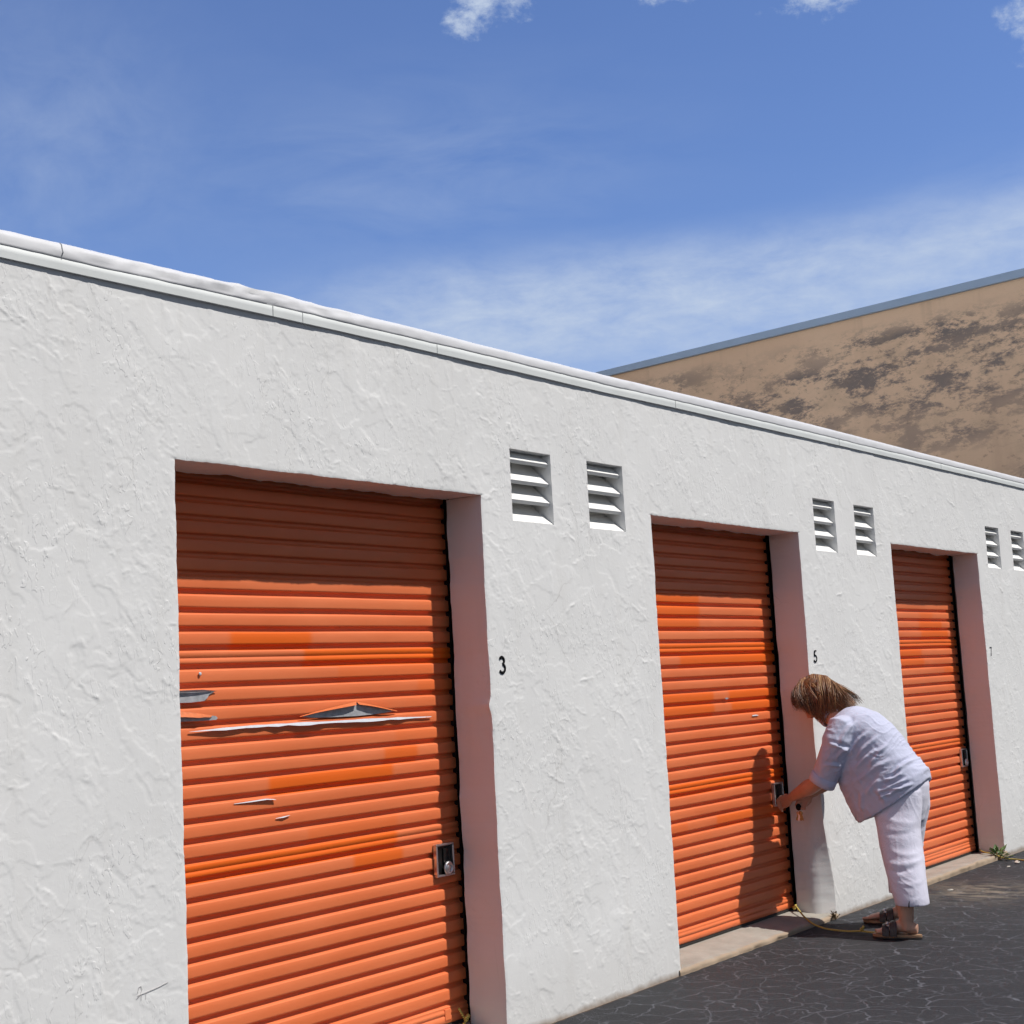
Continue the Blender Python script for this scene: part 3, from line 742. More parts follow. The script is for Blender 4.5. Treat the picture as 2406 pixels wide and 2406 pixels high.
def weed(loc, nleaf, size, mat, label, seed):
    r_ = np.random.default_rng(seed); root = empty('weed', loc); tag(root, label, 'weed', 'weeds at the wall foot')
    st = MB(); lf = MB()
    for k in range(nleaf):
        a = r_.uniform(0, 2 * math.pi); e = r_.uniform(.15, 1.2); L = size * r_.uniform(.5, 1.1)
        d_ = np.array([math.cos(a) * math.cos(e), math.sin(a) * math.cos(e), math.sin(e)])
        if d_[1] > .3: d_[1] *= .3
        mid = d_ * L * .55 + (0, 0, .012); tip = d_ * L + (0, 0, -.008)
        st.tube([(0, 0, 0), mid * .6, mid], [.0022, .0018, .0012], 5)
        sd = np.cross(d_, (0, 0, 1)); sd /= np.linalg.norm(sd) + 1e-6; w_ = L * r_.uniform(.10, .18)
        for q, (p, ln) in enumerate(((mid, 1.), (mid * .7, .7))):
            dd = d_ if q == 0 else d_ * .6 + sd * r_.choice([-.8, .8]); dd = dd / np.linalg.norm(dd); s2 = np.cross(dd, (0, 0, 1)); s2 /= np.linalg.norm(s2) + 1e-6
            l2 = L * .5 * ln
            lf.add([p, p + dd * l2 * .4 + s2 * w_ + (0, 0, .004), p + dd * l2, p + dd * l2 * .4 - s2 * w_ + (0, 0, .004), p + dd * l2 * .45 - (0, 0, .004)], [(0, 1, 4), (1, 2, 4), (2, 3, 4), (3, 0, 4)])
    st.build('stem', M['drystem'], root); lf.build('leaf_cluster', mat, root)
weed((7.315, -.012, -.008), 17, .125, M['leaf'], 'small green weed growing at the sill corner of the far door', 4)
weed((4.60, -.022, .0), 12, .055, M['drystem'], 'dry brown weed tuft at the jamb foot beside the person', 8)

def litter(loc, size, label, seed):
    r_ = np.random.default_rng(seed); V, F = ellipsoid((0, 0, 0), (size, 0, 0), (0, size * .5, 0), (0, 0, size * .28), 10, 6)
    V = [v * (1 + .35 * r_.uniform(-1, 1)) for v in V]
    o = obj('litter', V, F, M['litter'], None); o.location = (loc[0], loc[1], gz(loc[0]) + size * .22); o.rotation_euler = (0, 0, r_.uniform(0, 3)); tag(o, label, 'litter', 'bits of litter on the asphalt')
litter((7.20, -.19), .032, 'largest pale scrap on the asphalt below the far rope', 1)
litter((6.99, -.195), .014, 'small pale scrap on the asphalt between the weed and the sandy streak', 2)
litter((5.84, -.222), .018, 'pale flake lying in the sandy streak on the asphalt', 3)

# ------------------------------------------------------------------ person (local: x right, y forward, z up)
per = empty('person', (4.425, -.501, 0), .1506)
tag(per, 'person in pale blue shirt and white cropped trousers bending to unlock the middle roller door', 'person')
def pt(a, z, c): return np.array([c, a, z])

# --- head frame
hc = pt(.405, 1.243, .065)
fy = np.array([.06, .66, -.75]); fy /= np.linalg.norm(fy)
fx = np.array([1., 0, .0]); fx -= fy * (fx @ fy); fx /= np.linalg.norm(fx); fz = np.cross(fx, fy)
def hp(x, y, z): return hc + fx * x + fy * y + fz * z
shapes = [ellipsoid(hp(0, -.008, .018), fx * .073, fy * .094, fz * .098),
          ellipsoid(hp(0, .022, -.045), fx * .058, fy * .066, fz * .068),
          ellipsoid(hp(0, .055, -.096), fx * .026, fy * .024, fz * .022),       # chin
          ellipsoid(hp(0, .072, .022), fx * .05, fy * .02, fz * .018),           # brow
          tube([hp(0, .082, .012), hp(0, .098, -.018), hp(0, .108, -.036)], [.010, .012, .014], 8, up=fy),
          ellipsoid(hp(0, .094, -.042), fx * .019, fy * .013, fz * .010),
          ellipsoid(hp(0, .083, -.066), fx * .024, fy * .010, fz * .007),        # lips
          ellipsoid(hp(0, .081, -.078), fx * .021, fy * .010, fz * .007)]
for s in (-1, 1):
    shapes.append(ellipsoid(hp(s * .032, .070, -.028), fx * .024, fy * .02, fz * .022))
    shapes.append(ellipsoid(hp(s * .076, -.008, -.012), fx * .008, fy * .018, fz * .03))
    shapes.append(ellipsoid(hp(s * .031, .073, .004), fx * .013, fy * .010, fz * .010))
# neck and trunk core
shapes.append(tube([hp(0, -.01, -.03), pt(.335, 1.165, .045), pt(.28, 1.13, .02), pt(.22, 1.09, 0)], [.056, .056, .062, .075], 16, up=(1, 0, 0)))
shapes.append(tube([pt(.22, 1.09, 0), pt(.15, 1.05, 0), pt(.05, .93, 0), pt(-.02, .80, 0), pt(-.04, .72, 0)], [.075, .085, .095, .095, .09], 18))
def arm(sh, el, wr, r):
    m1 = (sh + el) / 2; q1 = el * .68 + wr * .32; q2 = el * .3 + wr * .7
    return tube([sh, m1, el, q1, q2, wr], r, 14)
shL, elL, wrL = pt(.235, 1.072, -.13), pt(.372, .793, -.128), pt(.597, .694, .064)
shR, elR, wrR = pt(.245, 1.07, .16), pt(.375, .80, .215), pt(.507, .705, .135)
shapes.append(arm(shL, elL, wrL, [.06, .052, .043, .046, .034, (.027, .022)]))
shapes.append(arm(shR, elR, wrR, [.06, .052, .043, .045, .034, (.027, .022)]))
# hands
def hand(w, kn, spread, fingers, thumb, thick=.013):
    S = [tube([w, (w * .6 + kn * .4), kn], [(.026, .019), (.038, .0165), (.038, .014)], 12, up=spread[1])]
    sd = spread[0]
    for k, f in enumerate(fingers):
        root = kn + sd * (.026 - .0175 * k) - (kn - w) / np.linalg.norm(kn - w) * .012
        S.append(tube([root] + [root + np.array(q) for q in f], [.0098, .0092, .0086, .0072], 8))
    S.append(tube(thumb, [.0125, .0115, .0098, .0078], 8))
    return S
knL = pt(.656, .668, .110)
# left hand closes round the lock: fingers reach forward and curl down and back
sdL = np.array([-.10, .30, .95]); sdL /= np.linalg.norm(sdL)
fl = []
for k, L in enumerate((.9, 1.0, .95, .78)):
    f1 = np.array([.012, .024, -.006]) * L; f2 = f1 + np.array([.006, .017, -.018]) * L; f3 = f2 + np.array([.004, -.003, -.02]) * L
    fl.append((f1, f2, f3))
shapes += hand(wrL, knL, (sdL, (-1, 0, .1)), fl, [wrL * .6 + knL * .4 + np.array([.012, 0, .016]), knL + np.array([.018, -.002, .030]), knL + np.array([.026, .022, .026]), knL + np.array([.026, .036, .010])])
# right hand hangs below, pinching the key ring
knR = pt(.545, .668, .118)
sdR = np.array([.1, .75, .45]); sdR /= np.linalg.norm(sdR)
fr_ = []
for k, L in enumerate((.95, 1.0, .95, .8)):
    f1 = np.array([-.010, .016, -.020]) * L; f2 = f1 + np.array([-.016, .003, -.018]) * L; f3 = f2 + np.array([-.014, -.010, -.004]) * L
    fr_.append((f1, f2, f3))
shapes += hand(wrR, knR, (sdR, (1, .2, .2)), fr_, [wrR * .5 + knR * .5 + np.array([-.012, .012, 0]), knR + np.array([-.022, .022, -.004]), knR + np.array([-.030, .024, -.022]), knR + np.array([-.032, .018, -.036])])
# legs and feet
def leg(c, a, toe, heel, z0=.03):
    S = [tube([pt(-.04, .70, c * .4), pt(a * .5 - .02, .46, c * .62), pt(a - .01, .32, c * .84), pt(a, .17, c), pt(a + .002, .09, c), pt(a - .002, .045, c)], [.06, .045, .045, (.043, .046), (.037, .042), (.036, .042)], 14, up=(1, 0, 0))]
    S.append(tube([pt(heel + .012, .052, c), pt(heel + .045, .055, c), pt(a + .03, .066, c), pt(a + .085, .050, c - .004), pt(toe - .045, .038, c - .006), pt(toe - .022, .033, c - .006)],
                  [(.022, .024), (.031, .032), (.034, .034), (.038, .026), (.043, .015), (.040, .010)], 14, up=(0, 0, 1)))
    inn = 1 if c < 0 else -1
    for k in range(5):
        x = c - .006 + inn * (.031 - .0155 * k); y = toe - .028 - .005 * k
        S.append(tube([pt(y - .012, .034, x), pt(y + .012, .034, x), pt(y + .026 - (0 if k else -.004), .031, x)], [.0095, .0092, .007 if k else .009], 8))
    return S
shapes += leg(-.245, -.080, .094, -.145)
shapes += leg(.165, .040, .256, .002)
body = merged('body', shapes, .0042, 3, M['skin'], per)

# --- eyes, brows and lips colour as small parts
for s in (-1, 1):
    V, F = ellipsoid(hp(s * .031, .079, .002), fx * .0105, fy * .006, fz * .006, 12, 8)
    obj('eye', V, F, simple('eye_white', (.75, .72, .68), .3), per, True)

# --- shirt
def ssec(B, Fp, w, n=44, p=2.4, dipz=0., c=0.):
    B = np.array(B); Fp = np.array(Fp); ce = (B + Fp) / 2; ax = (B - Fp) / 2; out = []
    for k in range(n):
        t = 2 * math.pi * k / n; ct, s_ = math.cos(t), math.sin(t)
        q = (abs(ct) ** p + abs(s_) ** p) ** (-1 / p)
        ww = w * (1 - .10 * max(0, -ct))
        pnt = ce + ax * ct * q
        out.append(np.array([c + ww * s_ * q, pnt[0], pnt[1] - dipz * abs(s_)]))
    return out
sec = [ssec((.252, 1.165), (.335, 1.095), .055, c=.03), ssec((.215, 1.192), (.345, 1.055), .10, c=.02), ssec((.16, 1.193), (.335, .985), .15, c=.01), ssec((.058, 1.160), (.322, .90), .175), ssec((-.020, 1.090), (.302, .83), .18),
       ssec((-.078, 1.012), (.283, .77), .188), ssec((-.105, .962), (.263, .715), .196), ssec((-.148, .90), (.242, .66), .202), ssec((-.196, .85), (.217, .61), .206, dipz=.012), ssec((-.203, .803), (.190, .575), .206, dipz=.03)]
S = [loft(sec)]
S.append(tube([pt(.19, 1.085, -.09), pt(.212, 1.082, -.13), pt(.235, 1.012, -.158), pt(.268, .926, -.160), pt(.305, .856, -.152), pt(.330, .816, -.148)], [.07, .080, .082, .075, .070, .067], 22))
S.append(tube([pt(.20, 1.085, .10), pt(.225, 1.085, .15), pt(.255, 1.015, .20), pt(.29, .928, .212), pt(.325, .86, .214), pt(.348, .823, .213)], [.07, .084, .086, .076, .070, .067], 22))
S.append(tube([pt(.245, 1.172, .03), pt(.30, 1.163, .042), pt(.345, 1.128, .045)], [.05, .062, .058], 16, up=(1, 0, 0)))
shirt = merged('shirt', S, .0054, 7, M['shirt'], per)
# folds: (a0,z0) -> (a1,z1) on the side facing left, amplitude, width
co = get_co(shirt.data); no = get_no(shirt.data)
folds = [((.17, .93), (.06, 1.06), .007, .010), ((.13, .90), (.02, 1.04), .008, .011), ((.15, .86), (-.01, .97), .007, .011), ((.08, .87), (-.05, .99), .006, .010), ((.16, .80), (-.06, .90), .006, .012), ((.20, 1.0), (.12, 1.12), .007, .011),
         ((-.02, .80), (-.10, .85), .010, .009), ((.0, .765), (-.12, .815), .010, .009), ((.02, .735), (-.10, .77), .008, .009), ((-.03, .715), (-.15, .79), .008, .009), ((.03, .70), (-.05, .73), .007, .007), ((-.06, .83), (-.15, .90), .007, .01),
         ((.10, .74), (.0, .80), .006, .012), ((.24, .93), (.16, .97), .006, .008), ((.30, .90), (.22, .87), .006, .009), ((.26, 1.02), (.18, .95), .006, .01), ((.14, .64), (.10, .74), .006, .014), ((.0, .68), (.02, .76), .005, .012)]
dis = np.zeros(len(co))
for (p0, p1, A, w_) in folds:
    p0 = np.array(p0); p1 = np.array(p1); e = p1 - p0; L = np.linalg.norm(e); e /= L
    q = co[:, 1:3] - p0; s_ = q @ e / L; t_ = q @ np.array([-e[1], e[0]]); t_ = t_ + .012 * np.sin(s_ * 3.0 + A * 900)
    prof_ = np.exp(-(t_ / w_) ** 2) - .6 * np.exp(-((t_ + 1.8 * w_) / w_) ** 2)
    dis += 1.5 * A * prof_ * sst(-.05, .25, s_) * sst(1.05, .75, s_)
dis += .0035 * fbm(co[:, 1] * 14 + co[:, 0] * 9, co[:, 2] * 14, 3, 301)
dis += .009 * np.maximum(0, perlin(co[:, 0] * 9, co[:, 1] * 5, 303)) * sst(.82, .6, co[:, 2] - .35 * co[:, 1]) 
uu = -.77 * co[:, 1] + .64 * co[:, 2]; vv = .64 * co[:, 1] + .77 * co[:, 2]
rg = 1 - np.abs(perlin(uu * 4.5 + 1.5 * co[:, 0], vv * 26 + 3 * perlin(uu * 7, vv * 5, 305), 306)) * 2.2
dis += .0030 * sst(.45, 1., rg) * sst(-.15, .25, perlin(co[:, 1] * 6 + co[:, 0] * 3, co[:, 2] * 6, 307))
set_co(shirt.data, co + no * dis[:, None])
# collar and folded cuffs
def band(path_c, axis, r, wdt, th, n=26, name='cuff', mat=None, ell=(1, 1), tilt=None):
    ax = np.array(axis, float); ax /= np.linalg.norm(ax); u = np.cross(ax, (1, 0, 0.1)); u /= np.linalg.norm(u); v = np.cross(ax, u); secs = []
    V = []
    for (rr, s_) in ((r, -wdt / 2), (r + th, -wdt / 2 + .002), (r + th * 1.1, wdt / 2 - .003), (r + th * .6, wdt / 2), (r - .002, wdt / 2 - .003), (r - .004, -wdt / 2)):
        for k in range(n):
            t = 2 * math.pi * k / n; V.append(np.array(path_c) + ax * (s_ + .003 * math.sin(2 * t)) + (u * math.cos(t) * ell[0] + v * math.sin(t) * ell[1]) * (rr + .0025 * math.sin(3 * t + 1)))
    F = []
    for i in range(6):
        for k in range(n): F.append((i * n + k, i * n + (k + 1) % n, ((i + 1) % 6) * n + (k + 1) % n, ((i + 1) % 6) * n + k))
    return obj(name, V, F, mat, per, True)
band(pt(.334, .810, -.147), pt(.330, .816, -.148) - pt(.268, .926, -.160), .067, .052, .006, name='cuff', mat=M['shirt'])
band(pt(.352, .815, .212), pt(.348, .823, .213) - pt(.29, .928, .212), .066, .05, .006, name='cuff', mat=M['shirt'])
band(pt(.325, 1.147, .043), hp(0, 0, 0) - pt(.27, 1.12, .02), .060, .042, .006, name='collar', mat=M['shirt'], ell=(1, 1.1))

# --- trousers
def psec(z, a0, a1, c, w, n=30, tilt=0, p=2.3):
    out = []
    for k in range(n):
        t = 2 * math.pi * k / n; ct, s_ = math.cos(t), math.sin(t); q = (abs(ct) ** p + abs(s_) ** p) ** (-1 / p)
        out.append(np.array([c + w * s_ * q, (a0 + a1) / 2 + (a1 - a0) / 2 * ct * q, z + tilt * ct]))
    return out
S = [loft([psec(.86, -.12, .16, 0, .14), psec(.81, -.185, .165, 0, .16), psec(.76, -.193, .14, 0, .168), psec(.70, -.185, .115, 0, .172), psec(.63, -.165, .09, 0, .168), psec(.57, -.14, .06, 0, .16)])]
S.append(loft([psec(.74, -.175, .10, -.085, .082), psec(.64, -.168, .088, -.095, .092), psec(.55, -.158, .066, -.118, .105), psec(.46, -.166, .052, -.145, .103), psec(.39, -.178, .033, -.175, .098), psec(.32, -.186, .012, -.205, .093), psec(.25, -.194, -.008, -.228, .09), psec(.205, -.198, -.024, -.238, .09), psec(.174, -.200, -.03, -.24, .09)]))
S.append(loft([psec(.74, -.175, .10, .085, .082), psec(.64, -.168, .095, .10, .10), psec(.55, -.135, .09, .115, .105), psec(.46, -.11, .098, .13, .10), psec(.39, -.09, .105, .14, .09), psec(.32, -.10, .105, .15, .09), psec(.25, -.085, .105, .158, .086), psec(.205, -.08, .105, .162, .085), psec(.174, -.078, .105, .163, .085)]))
tr = merged('trousers', S, .0058, 6, M['trousers'], per)
co = get_co(tr.data); no = get_no(tr.data)
dis = .0014 * fbm(co[:, 1] * 9 + co[:, 0] * 6, co[:, 2] * 3.5, 3, 320)
for (p0, p1, A, w_) in (((-.18, .40), (.0, .375), .008, .014), ((-.16, .37), (.0, .34), -.007, .012), ((-.17, .43), (-.02, .44), .006, .014), ((-.16, .58), (.05, .62), .006, .016), ((-.15, .54), (.02, .53), -.005, .014), ((.0, .60), (-.10, .72), .006, .016), ((-.19, .30), (-.06, .28), .005, .013), ((-.05, .55), (-.06, .2), .0025, .004)):
    p0 = np.array(p0); p1 = np.array(p1); e = p1 - p0; L = np.linalg.norm(e); e /= L
    q = co[:, 1:3] - p0; s_ = q @ e / L; t_ = q @ np.array([-e[1], e[0]]) + .01 * np.sin(s_ * 4)
    dis += .6 * A * np.exp(-(t_ / w_) ** 2) * sst(-.05, .25, s_) * sst(1.05, .75, s_)
rg = 1 - np.abs(perlin(co[:, 1] * 17 + 2 * perlin(co[:, 2] * 6, co[:, 1] * 6, 331), co[:, 2] * 3.2 + co[:, 0] * 9, 330)) * 2.4
dis += .0015 * sst(.5, 1., rg) * sst(-.1, .3, perlin(co[:, 1] * 7, co[:, 2] * 4 + co[:, 0] * 4, 333))
set_co(tr.data, co + no * dis[:, None])
# hem slit
mb = MB(); mb.tube([pt(-.118, .172, -.331), pt(-.120, .19, -.332), pt(-.124, .203, -.332)], [.0035, .0025, .001], 6); mb.build('hem_slit', M['rubber'], per)

# --- hair: cap plus many strands
capsh = [ellipsoid(hp(0, -.020, .028), fx * .082, fy * .092, fz * .090), ellipsoid(hp(0, -.062, -.02), fx * .082, fy * .055, fz * .092), ellipsoid(hp(0, .045, .085), fx * .066, fy * .05, fz * .036)]
for s in (-1, 1):
    capsh.append(ellipsoid(hp(s * .072, .004, .0), fx * .022, fy * .062, fz * .075)); capsh.append(ellipsoid(hp(s * .070, -.03, -.075), fx * .022, fy * .045, fz * .045))
hair = merged('hair', capsh, .006, 6, M['hair'], per)
hc_co = get_co(hair.data); tone = .30 + .25 * perlin(hc_co[:, 1] * 40 + hc_co[:, 0] * 20, hc_co[:, 2] * 9, 401)
med = np.array([(.522, 1.296), (.482, 1.346), (.41, 1.372), (.335, 1.358), (.268, 1.290)])      # parting, front to nape
endc = np.array([(.497, 1.180), (.452, 1.185), (.405, 1.150), (.352, 1.108), (.318, 1.115), (.272, 1.160), (.160, 1.208)])
V, F, T = [], [], []
def lerp(arr, t): k = np.linspace(0, 1, len(arr)); return np.array([np.interp(t, k, arr[:, j]) for j in range(arr.shape[1])])
hr = np.random.default_rng(77)
for sgn in (-1, 1):
    for k in range(1250):
        t = hr.uniform(0, 1); te = np.clip(t + hr.normal(0, .045), 0, 1)
        a0, z0 = lerp(med, t); a1, z1 = lerp(endc, te)
        e_ = hr.uniform(0, 1) ** 2.2; a1 += (a0 - a1) * .25 * e_ + hr.normal(0, .006); z1 += (z0 - z1) * .38 * e_ + hr.normal(0, .006)
        bul = .089 + .009 * hr.normal() - .02 * max(0, t - .8) * 5 * .6 - .014 * max(0, .15 - t) * 6
        lay = hr.uniform(0, .010)
        P = []
        for q in np.linspace(0, 1, 8):
            a = a0 + (a1 - a0) * q; z = z0 + (z1 - z0) * q
            arc_ = math.sin(min(1, q * 1.25) * math.pi * .5)
            c_ = .065 + sgn * (.004 + bul * arc_ * (1 - .18 * max(0, q - .65)))
            out_ = math.sin(q * math.pi) * (.016 + lay)
            ctr = np.array([.39, 1.235]); rad_ = np.array([a, z]) - ctr; rad_ /= np.linalg.norm(rad_) + 1e-6
            w2 = .003 * math.sin(q * 5 + k * .05) + (.008 * q * q * math.sin(t * 40 + k * .02))
            P.append(pt(a + rad_[0] * out_ * .55 + w2, z + rad_[1] * out_ * .55 + (.010 if q < .3 else .004) * (1 - q), c_))
        P = np.array(P); wd = hr.uniform(.0011, .0025); tn = np.clip(.50 + .28 * math.sin(t * 23 + sgn) * math.sin(t * 61) + hr.normal(0, .15) + .25 * (t > .45) * hr.uniform(0, 1), 0, 1)
        b = len(V)
        for j in range(8):
            tg = P[min(j + 1, 7)] - P[max(j - 1, 0)]; rad3 = P[j] - hc; sd = np.cross(tg, rad3); sd /= np.linalg.norm(sd) + 1e-9; nr = rad3 / np.linalg.norm(rad3)
            w_ = wd * (1 - .75 * (j / 7) ** 2)
            V += [P[j] + sd * w_, P[j] + nr * w_ * .55, P[j] - sd * w_, P[j] - nr * w_ * .2]; T += [tn + .1 * math.sin(j)] * 4
        for j in range(7):
            for q in range(4): F.append((b + j * 4 + q, b + j * 4 + (q + 1) % 4, b + (j + 1) * 4 + (q + 1) % 4, b + (j + 1) * 4 + q))
for k in range(750):          # back of the head
    t = hr.uniform(.30, 1.0); cs = hr.uniform(-1, 1); a0, z0 = lerp(med, t * .8)
    f_ = hr.uniform(0, 1) ** 1.6
    a1 = .175 + .10 * f_ + .03 * abs(cs) + hr.normal(0, .006); z1 = 1.205 - .035 * f_ - .03 * abs(cs) + hr.normal(0, .006)
    P = []
    for q in np.linspace(0, 1, 8):
        v_ = pt(a0 + (a1 - a0) * q, z0 + (z1 - z0) * q, .065 + cs * (.006 + .088 * math.sin(min(1, q * 1.2) * math.pi / 2)))
        d_ = v_ - hc; r0 = np.linalg.norm(d_); want = .113 + .004 * hr.uniform(0, 1)
        if r0 < want and q < .85: v_ = hc + d_ / r0 * (r0 + (want - r0) * (.4 + .6 * math.sin(q * math.pi)))
        P.append(v_ + np.array([.003 * math.sin(q * 6 + k), 0, 0]))
    P = np.array(P); wd = hr.uniform(.0012, .0026); tn = np.clip(.48 + .22 * math.sin(cs * 19) + hr.normal(0, .15), 0, 1); b = len(V)
    for j in range(8):
        tg = P[min(j + 1, 7)] - P[max(j - 1, 0)]; rad3 = P[j] - hc; sd = np.cross(tg, rad3); sd /= np.linalg.norm(sd) + 1e-9; nr = rad3 / np.linalg.norm(rad3)
        w_ = wd * (1 - .75 * (j / 7) ** 2)
        V += [P[j] + sd * w_, P[j] + nr * w_ * .55, P[j] - sd * w_, P[j] - nr * w_ * .2]; T += [tn] * 4
    for j in range(7):
        for q in range(4): F.append((b + j * 4 + q, b + j * 4 + (q + 1) % 4, b + (j + 1) * 4 + (q + 1) % 4, b + (j + 1) * 4 + q))
at = hair.data.attributes.new('tone', 'FLOAT', 'POINT'); at.data.foreach_set('value', np.clip(tone, 0, 1).astype(np.float32))
st = obj('hair_strands', np.array(V), np.array(F, np.int32), M['hair'], hair, True)
at = st.data.attributes.new('tone', 'FLOAT', 'POINT'); at.data.foreach_set('value', np.clip(np.array(T), 0, 1).astype(np.float32))

# --- sandals
def sandal(c, toe, heel, a):
    n = 28; out = []
    L = toe - heel
    for k in range(n):
        t = 2 * math.pi * k / n; u = math.cos(t); s_ = math.sin(t)
        wv = .030 + .018 * sst(-.5, .6, np.array(u)); out.append((c - .004 + s_ * float(wv), (toe + heel) / 2 + u * (L / 2 + .006)))
    def slab(z0, z1, grow):
        V = [(x + (x - c) * grow, y, z) for z in (z0, z1) for x, y in out]
        F = [tuple(reversed(range(n))), tuple(range(n, 2 * n))] + [(k, (k + 1) % n, n + (k + 1) % n, n + k) for k in range(n)]
        return V, F
    ft_ = MB(); V_, F_ = slab(.002, .010, .04); ft_.add(V_, F_, 1); V_, F_ = slab(.0104, .024, 0); ft_.add(V_, F_, 0)
    so = ft_.build('sandal', [M['sole'], M['outsole']], per, bevel=.002)
    # wide straps over the instep
    for (y0, y1, hz, yb_) in ((a + .052, a + .088, .084, .0), (a + .093, a + .128, .068, .0)):
        V = []; K = 18
        for e in (0, 1):
            for (yy_, off) in ((y0, 0), ((y0 + y1) / 2, .004), (y1, -.003)):
                for k in range(K):
                    t = math.pi * k / (K - 1); rr = .051 + .004 * e
                    V.append((c - .005 + math.cos(t) * rr, yy_ + .010 * math.cos(t), .018 + math.sin(t) ** .8 * (hz - .018 + off + .004 * e)))
        F = []
        for r in range(2):
            for k in range(K - 1):
                F.append((r * K + k, r * K + k + 1, (r + 1) * K + k + 1, (r + 1) * K + k)); b = 3 * K
                F.append((b + r * K + k + 1, b + r * K + k, b + (r + 1) * K + k, b + (r + 1) * K + k + 1))
        obj('strap', V, F, M['strap'], so, True)
    mb = MB()
    for k in range(5):      # shiny trim
        V_, F_ = ellipsoid((c - .035 + .016 * k, a + .09 + .012 * math.sin(k), .079 - .0035 * abs(k - 2) ** 1.6), (.006, 0, 0), (0, .010, 0), (0, 0, .004), 8, 6); mb.add(V_, F_)
    mb.build('trim', M['chrome'], so, True)
sandal(-.245, .097, -.148, -.080)
sandal(.165, .258, -.001, .040)

# ------------------------------------------------------------------ key ring in the right hand
kr = empty('key_ring', (0, 0, 0)); tag(kr, 'bunch of brass keys hanging from the right hand of the person', 'keys')
Mw = Matrix.Translation(per.location) @ Matrix.Rotation(.1506, 4, 'Z')
base = knR + np.array([-.03, .012, -.034]); kr.location = Mw @ Vector(base); kr.rotation_euler = (0, 0, .1506)
mb = MB(); mb.tube([(0, .012 * math.cos(t), -.008 + .012 * math.sin(t)) for t in np.linspace(0, 2 * math.pi, 19)], .0016, 6, up=(1, 0, 0)); mb.build('ring', M['chrome'], kr, True)
V, F = ellipsoid((0, .004, .008), (.012, 0, 0), (0, .016, 0), (0, 0, .02), 12, 8); obj('fob', V, F, M['black'], kr, True)
for k, (yk, tl, mt) in enumerate(((-.018, .25, 'brass'), (-.007, .08, 'brass'), (.004, -.10, 'chrome'), (.016, -.26, 'brass'))):
    mb = MB(); xk = -.004 + .003 * k
    V, F = ellipsoid((xk, 0, -.010), (.0015, 0, 0), (0, .011, 0), (0, 0, .012), 10, 8); mb.add(V, F)
    mb.box(xk - .0013, xk + .0013, -.0042, .0042, -.052, -.018); mb.box(xk - .0013, xk + .0013, .0042, .0066, -.048, -.036)
    ko = mb.build('key', M[mt], kr); ko.location = (0, yk * .4, -.016); ko.rotation_euler = (-tl, 0, 0)

# ------------------------------------------------------------------ camera
yaw, pitch, roll = .9215, .1226, -.0538
Fv = Vector((math.sin(yaw) * math.cos(pitch), math.cos(yaw) * math.cos(pitch), math.sin(pitch))); Rv = Vector((math.cos(yaw), -math.sin(yaw), 0)); Uv = Rv.cross(Fv)
R2 = math.cos(roll) * Rv + math.sin(roll) * Uv; U2 = -math.sin(roll) * Rv + math.cos(roll) * Uv
cam = bpy.data.cameras.new('camera'); co_ = bpy.data.objects.new('camera', cam); C.objects.link(co_)
mt = Matrix((R2, U2, -Fv)).transposed().to_4x4(); mt.translation = Vector((-3.0489, -3.6974, 1.388)); co_.matrix_world = mt
cam.sensor_width = 36; cam.lens = 36 * 2704.87 / 1932; cam.clip_start = .05; cam.clip_end = 2000
scene.camera = co_

# ------------------------------------------------------------------ light
sd = Vector((.190, -.512, .8374)).normalized()        # towards the sun
sun = bpy.data.lights.new('sun', 'SUN'); sun.energy = 4.55; sun.angle = R(.53); sun.color = (1.0, .965, .91)
so = bpy.data.objects.new('sun', sun); C.objects.link(so); so.rotation_euler = sd.to_track_quat('Z', 'Y').to_euler(); so.location = (3, -6, 9)

w = bpy.data.worlds.new('World'); scene.world = w; w.use_nodes = True; nt = w.node_tree
for n_ in list(nt.nodes): nt.nodes.remove(n_)
out = N(nt, 'ShaderNodeOutputWorld'); sky = N(nt, 'ShaderNodeTexSky', sky_type='NISHITA'); sky.sun_disc = False
sky.sun_elevation = math.asin(sd.z); sky.sun_rotation = math.atan2(sd.x, sd.y); sky.altitude = 0; sky.air_density = 1.0; sky.dust_density = .6; sky.ozone_density = 2.0
SKY_TINT = (1.08, 1.24, 1.68)
bg = N(nt, 'ShaderNodeBackground'); bg.inputs[1].default_value = .085
nt.links.new(mix(nt, 1.0, sky.outputs[0], SKY_TINT, 'MULTIPLY'), bg.inputs[0])
tc = N(nt, 'ShaderNodeTexCoord'); s = sepxyz(nt, tc.outputs['Generated'])
az = math_(nt, 'MULTIPLY', math_(nt, 'ARCTAN2', s[0], s[1]), 57.2958); el = math_(nt, 'MULTIPLY', math_(nt, 'ARCSINE', s[2]), 57.2958)
def ae_noise(sx_, sy_, detail, rough, dist=0., off=0.):
    cb = N(nt, 'ShaderNodeCombineXYZ'); nt.links.new(math_(nt, 'MULTIPLY', az, sx_), cb.inputs[0]); nt.links.new(math_(nt, 'MULTIPLY', el, sy_), cb.inputs[1]); cb.inputs[2].default_value = off
    return noise(nt, cb.outputs[0], 1.0, detail, rough, dist)
def bandm(center, half, soft):     # 1 inside |x-center|<half with soft falloff, center may be socket
    d_ = math_(nt, 'ABSOLUTE', math_(nt, 'SUBTRACT', el, center))
    mr = N(nt, 'ShaderNodeMapRange', interpolation_type='SMOOTHSTEP'); mr.inputs[1].default_value = half + soft; mr.inputs[2].default_value = half; nt.links.new(d_, mr.inputs[0]); return mr.outputs[0]
